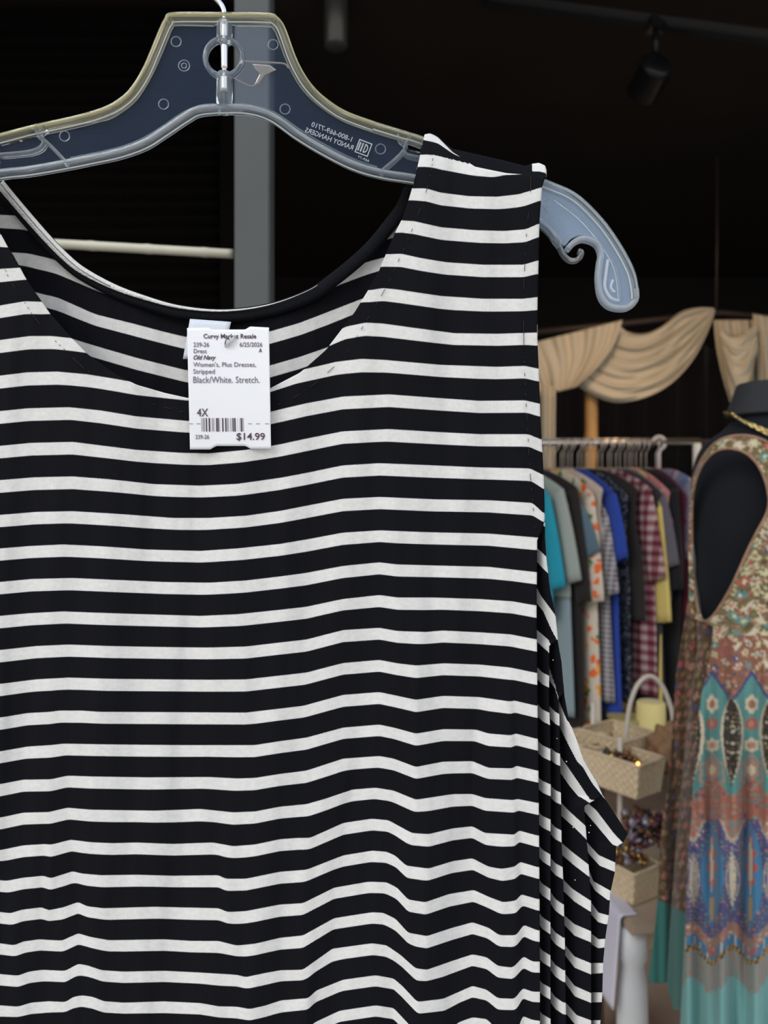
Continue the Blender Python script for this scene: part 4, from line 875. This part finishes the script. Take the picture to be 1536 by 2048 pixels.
scraps('brown and black accessories filling the middle basket', c_up+(va+vb)*.5+Vector((0, 0, .045)), .028, .030, 80, [mb1, mb5, mb2], .014)
scraps('pile of plum and crystal accessories heaped behind the lower basket', P(1300, 1680, 1.56), .045, .04, 160, [mb3, mb4, mb1, mb5], .013, .05)
scraps('gold and amber accessories spilling over the lower basket', c3+Vector((.005, .07, .066)), .028, .04, 90, [mb2, mb1, mb4], .013, .03)
# brown paper bag, box and yellow fabric roll behind the baskets
M_kraft = mat('crumpled_kraft', (.25, .14, .07), .7, bump=.8, scale=40, var=.3)
bm = bmesh.new(); bmesh.ops.create_icosphere(bm, subdivisions=4, radius=1)
for v in bm.verts:
    n_ = 1+.12*math.sin(v.co.x*9+v.co.z*7)+.09*math.sin(v.co.y*13+v.co.z*5); v.co = Vector((v.co.x*.045*n_, v.co.y*.03*n_, v.co.z*.055*n_))+P(1338, 1500, 1.64)
tag(finish('crumpled_bag', bm, M_kraft), 'crumpled brown bag between the baskets and the mannequin', 'bag')
sb = thing('shoe_box', 'orange-brown cardboard box on the floor shelf behind the baskets', 'box', P(1252, 1470, 2.06))
box('box_body', P(1252, 1462, 2.06), (.075, .08, .05), mat('orange_cardboard', (.42, .20, .05), .7), sb, bevel=.002)
box('box_lid', P(1252, 1438, 2.06), (.08, .085, .012), mat('olive_lid', (.36, .32, .13), .6), sb, bevel=.002)
M_yel = mat('pale_yellow_cloth', (.70, .60, .25), .8, sheen=.2)
yr = thing('fabric_roll', 'pale yellow fabric roll standing behind the handled basket', 'fabric roll', P(1302, 1480, 2.03))
lathe('roll', [(.0, 0), (.038, 0), (.039, .01), (.038, .12), (.034, .125), (0, .12)], P(1302, 1495, 2.03), M_yel, yr, 28)
# low shelf behind that carries box and roll
lb = thing('side_shelf', 'dark low shelf behind the baskets', 'shelf', (.72, 2.055, 0))
zsh = min(P(1252, 1462, 2.06).z-.026, P(1302, 1495, 2.03).z)
box('shelf_board', (.72, 2.055, zsh-.0125), (.34, .16, .02), mat('dark_wood', (.06, .035, .02), .5), lb)
for xx in (.57, .87): box('shelf_side', (xx, 2.055, (zsh-.023)/2), (.02, .16, zsh-.023), mat('dark_wood_side', (.05, .03, .018), .5), lb)
em = mat('warm_bulb', (1, .6, .3), .4, emit=(1, .38, .08), es=5)
fl = thing('tea_light', 'tiny glowing amber light among the trinkets in the middle basket', 'light', P(1276, 1527, 1.52))
bm = bmesh.new(); bmesh.ops.create_icosphere(bm, subdivisions=2, radius=.0028, matrix=Matrix.Translation(P(1276, 1527, 1.50))); finish('bulb', bm, em, fl)

# ------------------------------------------------------------ mannequin
YM = 1.30; CXP = 1546
M_man = mat('black_mannequin_jersey', (.007, .009, .013), .8, sheen=.06, spec=.2)
M_cap = mat('charcoal_neck_cap', (.018, .019, .023), .8, sheen=.05)
mq = thing('mannequin', 'black fabric mannequin torso wearing the paisley dress and gold chain', 'mannequin', (P(CXP, 0, YM).x, YM, 0))
def ring(py, hw, f=.8, n=48, skx=0):
    c = P(CXP+skx, py, YM); rx = hw/F*YM; return [c+Vector((rx*math.cos(q), rx*f*math.sin(q), 0)) for q in np.linspace(0, 2*math.pi, n, endpoint=False)]
def body(name, prof, m, f=.8):
    p = smoothpts([Vector((a_, b_, 0)) for a_, b_ in prof], 5); o = grid(name, [ring(v.x, max(2, v.y), f) for v in p], m, mq, close=True)
    me = o.data; bm = bmesh.new(); bm.from_mesh(me); bm.verts.ensure_lookup_table(); n = 48; R_ = len(p)
    bm.faces.new([bm.verts[j] for j in range(n)]); bm.faces.new([bm.verts[(R_-1)*n+j] for j in range(n)]); bm.to_mesh(me); bm.free()
    for q in me.polygons: q.use_smooth = True
    return o
body('torso', [(826, 74), (842, 80), (860, 96), (874, 116), (890, 134), (915, 147), (950, 155), (1000, 159), (1060, 158), (1120, 153), (1200, 142), (1280, 134), (1340, 136), (1420, 148), (1500, 160), (1620, 165), (1720, 150)], M_man)
body('neck_cap', [(765, 3), (765.5, 50), (767, 63), (772, 70), (800, 79), (828, 90), (832, 88), (834, 76)], M_cap)
b0 = P(CXP, 1720, YM)
tube('stand_pole', [b0+Vector((0, 0, .05)), Vector((b0.x, b0.y, .02))], .014, M_cap, mq)
lathe('stand_base', [(0, 0), (.15, 0), (.15, .008), (.03, .016), (0, .018)], (b0.x, b0.y, 0), M_cap, mq)
# gold chain
M_gold = mat('antique_gold', (.75, .58, .24), .28, metal=1)
ch = thing('chain_necklace', 'chunky gold chain necklace around the mannequin neck', 'necklace', P(CXP, 850, YM))
def chainpt(t):
    q = math.pi*(1.0+t); hw = 96/F*YM; c = P(CXP, 0, YM); z = P(0, ip([(0, 826), (.12, 832), (.28, 862), (.5, 905), (.72, 862), (.88, 832), (1, 826)], t), YM).z
    k = 1+.25*math.sin(math.pi*t); return Vector((c.x+hw*k*math.cos(q), YM+hw*.86*k*math.sin(q), z))
bmc = bmesh.new(); NL = 54
for k in range(NL):
    t = (k+.5)/NL; p = chainpt(t); d = (chainpt(min(1, t+.01))-chainpt(max(0, t-.01))).normalized(); up = Vector((0, 0, 1)) if k % 2 else Vector((.5, -.8, .2)).normalized()
    s = d.cross(up).normalized(); sz = .0045+.0040*math.sin(math.pi*t)
    sweep(bmc, [p+d*sz*1.25*math.cos(q)+s*sz*.8*math.sin(q) for q in np.linspace(0, 2*math.pi, 12, endpoint=False)], 0.0011+.0007*math.sin(math.pi*t), sides=6, closed=True, up=up)
finish('links', bmc, M_gold, ch)

# ------------------------------------------------------------ paisley dress on the mannequin
def lin(c): return np.array([((v/255+.055)/1.055)**2.4 if v > 10 else v/255/12.92 for v in c])
def mute(c): g = c.mean(); return (g+(c-g)*.80)*.86
C_ = {k: mute(lin(v)) for k, v in dict(teal=(82, 152, 146), blue=(40, 125, 170), purple=(92, 84, 140), cream=(215, 198, 165), red=(190, 84, 66), rust=(170, 105, 75), gold=(190, 150, 70), dark=(70, 62, 44), olive=(140, 120, 70), aqua=(112, 182, 178), navy=(60, 72, 130), salmon=(190, 130, 105), brown=(128, 92, 60), green=(92, 130, 100), ivory=(210, 200, 150)).items()}
def hsh(i, j, s=0): return math.modf(abs(math.sin(i*127.1+j*311.7+s*74.7)*43758.5453))[0]
def cell(x, y, sz, sd, palette, rad=.38, base=None):
    i, j = math.floor(x/sz), math.floor(y/sz); dx = x/sz-i-.27-.46*hsh(i, j, sd); dy = y/sz-j-.27-.46*hsh(j, i, sd+1); r = math.hypot(dx, dy); an = math.atan2(dy, dx)
    rr_ = rad*(.75+.25*math.cos(an*(4+int(3*hsh(i, j, 5)))))
    if r < rr_: return C_[palette[int(hsh(i, j, sd+3)*len(palette)) % len(palette)]] if r > rr_*.42 else C_[palette[int(hsh(j, i, sd+9)*len(palette)) % len(palette)]]*1.15
    return base
def lens(x, y, cx, y0, y1, w, pw=1.0):
    t = (y-y0)/(y1-y0)
    if t <= 0 or t >= 1: return 9
    return abs(x-cx)/(w*math.sin(math.pi*t**pw)+1e-3)
PW = 78.0
def paint(x, y):
    xm = (x-1425) % PW; xm = xm if xm < PW/2 else xm-PW      # distance from medallion axis
    xt = (x-1464) % PW; xt = xt if xt < PW/2 else xt-PW      # distance from teardrop axis
    if y < 1270:
        x2 = x+5*math.sin(y*.11)+.4*y; y2 = y+4*math.sin(x*.13)
        c = cell(x2, y2, 12, 31, ['ivory', 'dark', 'olive', 'salmon'], .42, C_['olive']*.72)
        c = cell(x2*.8, y2, 25, 1, ['ivory', 'cream', 'ivory', 'cream', 'olive', 'ivory', 'red', 'teal'], .47, c)
        return cell(x, y2, 31, 2, ['red', 'teal', 'navy', 'rust'], .17, c)
    if y < 1340:
        return cell(x+4*math.sin(y*.15), y+4*math.sin(x*.17), 20, 4, ['cream', 'salmon', 'red', 'teal', 'ivory', 'navy'], .45, C_['rust']*.8)
    yy = y
    if yy < 1640:
        # teal panels
        l = lens(0, yy, 0, 1395, 1575, 22, .72)
        d = lens(xt, yy, 0, 1395, 1572, 21, .75)
        if d < .78: return cell(x, y, 10, 6, ['dark', 'dark', 'olive', 'brown', 'cream'], .4, C_['dark']*.5)
        if d < 1.05: return C_['cream']
        arch = 1340+abs(xm)*1.5
        if yy < arch: return cell(x, y, 12, 7, ['salmon', 'navy', 'cream', 'rust', 'dark'], .42, C_['rust']*.8)
        if yy < arch+9: return C_['navy']
        for (cy, rx, ry, c1, c2) in ((1408, 13, 17, 'cream', 'rust'), (1447, 12, 12, 'red', 'salmon'), (1490, 15, 13, 'cream', 'salmon'), (1540, 15, 20, 'salmon', 'cream'), (1545, 26, 33, 'teal', 'teal')):
            r = math.hypot(xm/rx, (yy-cy)/ry)*(1+.12*math.cos(6*math.atan2(yy-cy, xm)))
            if rx == 26:
                if .85 < r < 1: return C_['salmon']
                continue
            if r < .5: return C_[c2]
            if r < 1: return C_[c1]
        if yy > 1570+20*math.cos(xm/PW*2*math.pi)*-1:
            return cell(x, y, 11, 8, ['red', 'red', 'salmon', 'navy', 'teal'], .42, C_['rust'])
        return C_['teal']
    sc = 1665-34*math.cos(xm/PW*2*math.pi)      # arch band
    if yy < sc-24: return cell(x, y, 10, 9, ['red', 'cream', 'teal', 'red'], .42, C_['salmon']*.85)
    if yy < sc-14: return C_['cream']*.75
    if yy < sc: return cell(x, y, 9, 11, ['navy', 'cream', 'purple'], .35, C_['purple'])
    if yy < 1860+18*math.cos(xm/PW*2*math.pi):
        d = lens(xt, yy, 0, 1700, 1815, 13)
        if d < .6: return cell(x, y, 8, 12, ['cream', 'salmon', 'cream', 'teal'], .35, C_['cream']*.9)
        if d < 1.1: return C_['cream']*.8 if d > .85 else C_['purple']
        d = lens(xm, yy, 0, 1640, 1860, 22)
        if d < 1:
            m_ = lens(xm, yy, 0, 1665, 1790, 9)
            wob = 1+.35*math.sin(yy*.22)
            if m_*wob < .95: return C_['cream'] if m_ < .4 else C_['red']*.9
            if abs(xm) < 4 and 1795 < yy < 1840: return C_['gold']
            return C_['blue']
        return cell(x, y, 8, 13, ['green', 'teal', 'salmon', 'navy'], .38, C_['purple']*.85)
    e1 = 1915+16*math.cos(xm/PW*2*math.pi)
    if yy < e1-32: return cell(x, y, 12, 14, ['salmon', 'cream', 'teal', 'rust'], .42, C_['salmon']*.8)
    if yy < e1-12:
        r = math.hypot(xm/11, (yy-1895)/17); return C_['red'] if r < 1 and r > .5 else (C_['blue'] if (int(x*.5) % 7) else C_['cream'])
    if yy < e1: return C_['gold'] if int((x+yy*.3)/4) % 2 else C_['dark']
    fl_ = e1+48+12*hsh(int(x/4), 3)
    if yy < fl_: return C_['salmon']*.9 if int(x/3) % 2 else C_['aqua']*.8
    r = math.hypot(xm/9, (yy-1985)/22)
    return C_['aqua']
M_pais = vcolmat('paisley_print_crepe')
pd = thing('paisley_dress', 'sleeveless paisley dress in teal, cream and rust on the black mannequin', 'dress', (P(CXP, 0, YM).x, YM, .5))
ARM = [(1384, 1020), (1388, 975), (1402, 935), (1425, 907), (1452, 897), (1485, 903), (1512, 925), (1530, 960), (1538, 1000), (1532, 1030), (1515, 1062), (1498, 1095), (1478, 1140), (1460, 1178), (1440, 1212), (1422, 1236), (1408, 1242), (1397, 1222), (1390, 1180), (1385, 1110)]
def inside(x, y, poly):
    c = False; n = len(poly)
    for i in range(n):
        x1, y1 = poly[i]; x2, y2 = poly[(i+1) % n]
        if (y1 > y) != (y2 > y) and x < (x2-x1)*(y-y1)/(y2-y1)+x1: c = not c
    return c
LF = [(1452, 870), (1425, 890), (1402, 925), (1388, 960), (1379, 1010), (1377, 1100), (1378, 1200), (1384, 1236), (1428, 1252), (1424, 1300), (1405, 1380), (1392, 1480), (1385, 1600), (1378, 1700), (1372, 1850), (1362, 2048), (1350, 2300)]
HALF = [(0, 150), (900, 160), (1000, 166), (1200, 152), (1300, 150), (1400, 165), (1600, 185), (1850, 205), (2048, 215), (2400, 235)]
RTOP = [(1700, 870), (1715, 960), (1712, 1100), (1700, 1250), (1706, 1400), (1720, 1600), (1735, 1850), (1745, 2048), (1755, 2300)]
def dressY(x, y, fold=1):
    hw = ip(HALF, y); u = max(-1, min(1, (x-CXP)/hw)); k = min(1, max(0, (y-1230)/300))
    Yb = YM-(hw/F*YM)*.86*math.sqrt(max(0, 1-u*u))-.008
    return Yb+fold*k*(.014*math.sin(x*.085+y*.004)+.006*math.sin(x*.19-y*.003))
def sheet(name, y0, y1, ny, nx, Lb, Rb, Yf, pf, m, parent, keepf=None):
    pts, cols = [], []; XY = []
    for i in range(ny+1):
        y = y0+(y1-y0)*i/ny; xl, xr = ipy(Lb, y), ipy(Rb, y); r, c, q = [], [], []
        for j in range(nx+1):
            x = xl+(xr-xl)*(j/nx); r.append(P(x, y, Yf(x, y))); v = pf(x, y); c.append(v); q.append((x, y))
        pts.append(r); cols.append(c); XY.append(q)
    kf = None
    if keepf: kf = lambda i, j: keepf((XY[i][j][0]+XY[i+1][j+1][0])/2, (XY[i][j][1]+XY[i+1][j+1][1])/2)
    return pts, cols, kf
TOPD = [(1379, 1010), (1388, 955), (1404, 918), (1428, 888), (1460, 873), (1500, 872), (1540, 888), (1575, 925), (1600, 975), (1640, 1000)]
def keepb(x, y): return (not inside(x, y, ARM)) and (y > ip(TOPD, x) if x < 1640 else y > 1000)
pts, cols, kf = sheet('bodice', 868, 2300, 560, 150, LF, RTOP, dressY, paint, M_pais, pd, keepb)
nvr, nvc = len(pts), len(pts[0])
# delete unseen cells but keep the vertex colours: filter the faces only
def grid_vc(name, pts, cols, kf, m, parent, thick=.0015):
    R, C = len(pts), len(pts[0]); used = {}; vs, cs, fs = [], [], []
    def gi(i, j):
        if (i, j) not in used: used[(i, j)] = len(vs); vs.append(tuple(pts[i][j])); cs.append(cols[i][j])
        return used[(i, j)]
    for i in range(R-1):
        for j in range(C-1):
            if kf and not kf(i, j): continue
            fs.append((gi(i, j), gi(i, j+1), gi(i+1, j+1), gi(i+1, j)))
    me = bpy.data.meshes.new(name); me.from_pydata(vs, [], fs); me.update()
    c = me.color_attributes.new('Col', 'FLOAT_COLOR', 'POINT'); arr = np.ones((len(vs), 4), dtype=np.float32); arr[:, :3] = np.clip(np.array([np.asarray(k) for k in cs]), 0, 1); c.data.foreach_set('color', arr.ravel())
    o = link(name, me, m, parent); s = o.modifiers.new('thickness', 'SOLIDIFY'); s.thickness = thick; s.offset = -1; return o
grid_vc('front_panel', pts, cols, kf, M_pais, pd)
# back drape
LB = [(1386, 1160), (1378, 1200), (1368, 1250), (1352, 1350), (1345, 1450), (1338, 1550), (1325, 1650), (1315, 1800), (1305, 1900), (1297, 1965), (1290, 2020)]
RBk = [(1448, 1160), (1452, 1252), (1446, 1300), (1428, 1380), (1415, 1480), (1408, 1600), (1401, 1700), (1395, 1850), (1385, 2048)]
def paintb(x, y):  # brown reverse of the cloth, with its shade painted in
    if y > 1790+(x-1300)*.5 and x < 1372: return C_['aqua']*np.array([.22, .42, .38])
    if y > 1900: return C_['aqua']*np.array([.35, .6, .55])
    c = cell(x+.3*y, y*.7, 14, 21, ['brown', 'olive', 'rust', 'brown', 'dark', 'red', 'olive', 'salmon'], .46, C_['brown']*.55)
    return np.asarray(cell(x, y*.6, 22, 22, ['rust', 'navy', 'olive'], .2, c))*.95
def backY(x, y): return dressY(x, y, 0)+.010+.012*min(1, max(0, (y-1230)/200))+.007*math.sin(x*.11+y*.002)+.004*math.sin(x*.23)
pts, cols, kf = sheet('back', 1160, 2020, 330, 110, LB, RBk, backY, paintb, M_pais, pd, lambda x, y: y < 1965+max(0, x-1335)*4 and not inside(x, y, ARM) and y > 1215-(x < 1392)*60)
tag(grid_vc('back_drape', pts, cols, kf, M_pais, pd), 'brown and rust back drape of the dress with a green hem')
# pale lining sliver and armhole hem
M_lin = mat('pale_lining', (.50, .50, .47), .7, sheen=.2)
rows = []
for y in np.linspace(1090, 1246, 20): 
    w = 3+16*min(1, max(0, (y-1095)/90)); rows.append([P(1384+k/5*w+max(0, (y-1180)*.22), y, dressY(1390, y)+.012+.004*k) for k in range(6)])
tag(grid('lining', rows, M_lin, pd, thick=.001), 'pale lining showing inside the armhole')
cols_ = ['rust', 'cream', 'brown', 'salmon']
M_hem = mat('rust_print_trim', (.33, .19, .12), .8, var=.6, scale=90)
tube('armhole_hem', smoothpts([P(x, y, dressY(x, y)-.001) for x, y in ARM], 5, closed=True), .0020, M_hem, pd, 8, closed=True)
tube('neck_hem', smoothpts([P(x, y, dressY(x, y)-.001) for x, y in TOPD], 5), .0020, M_hem, pd, 8)
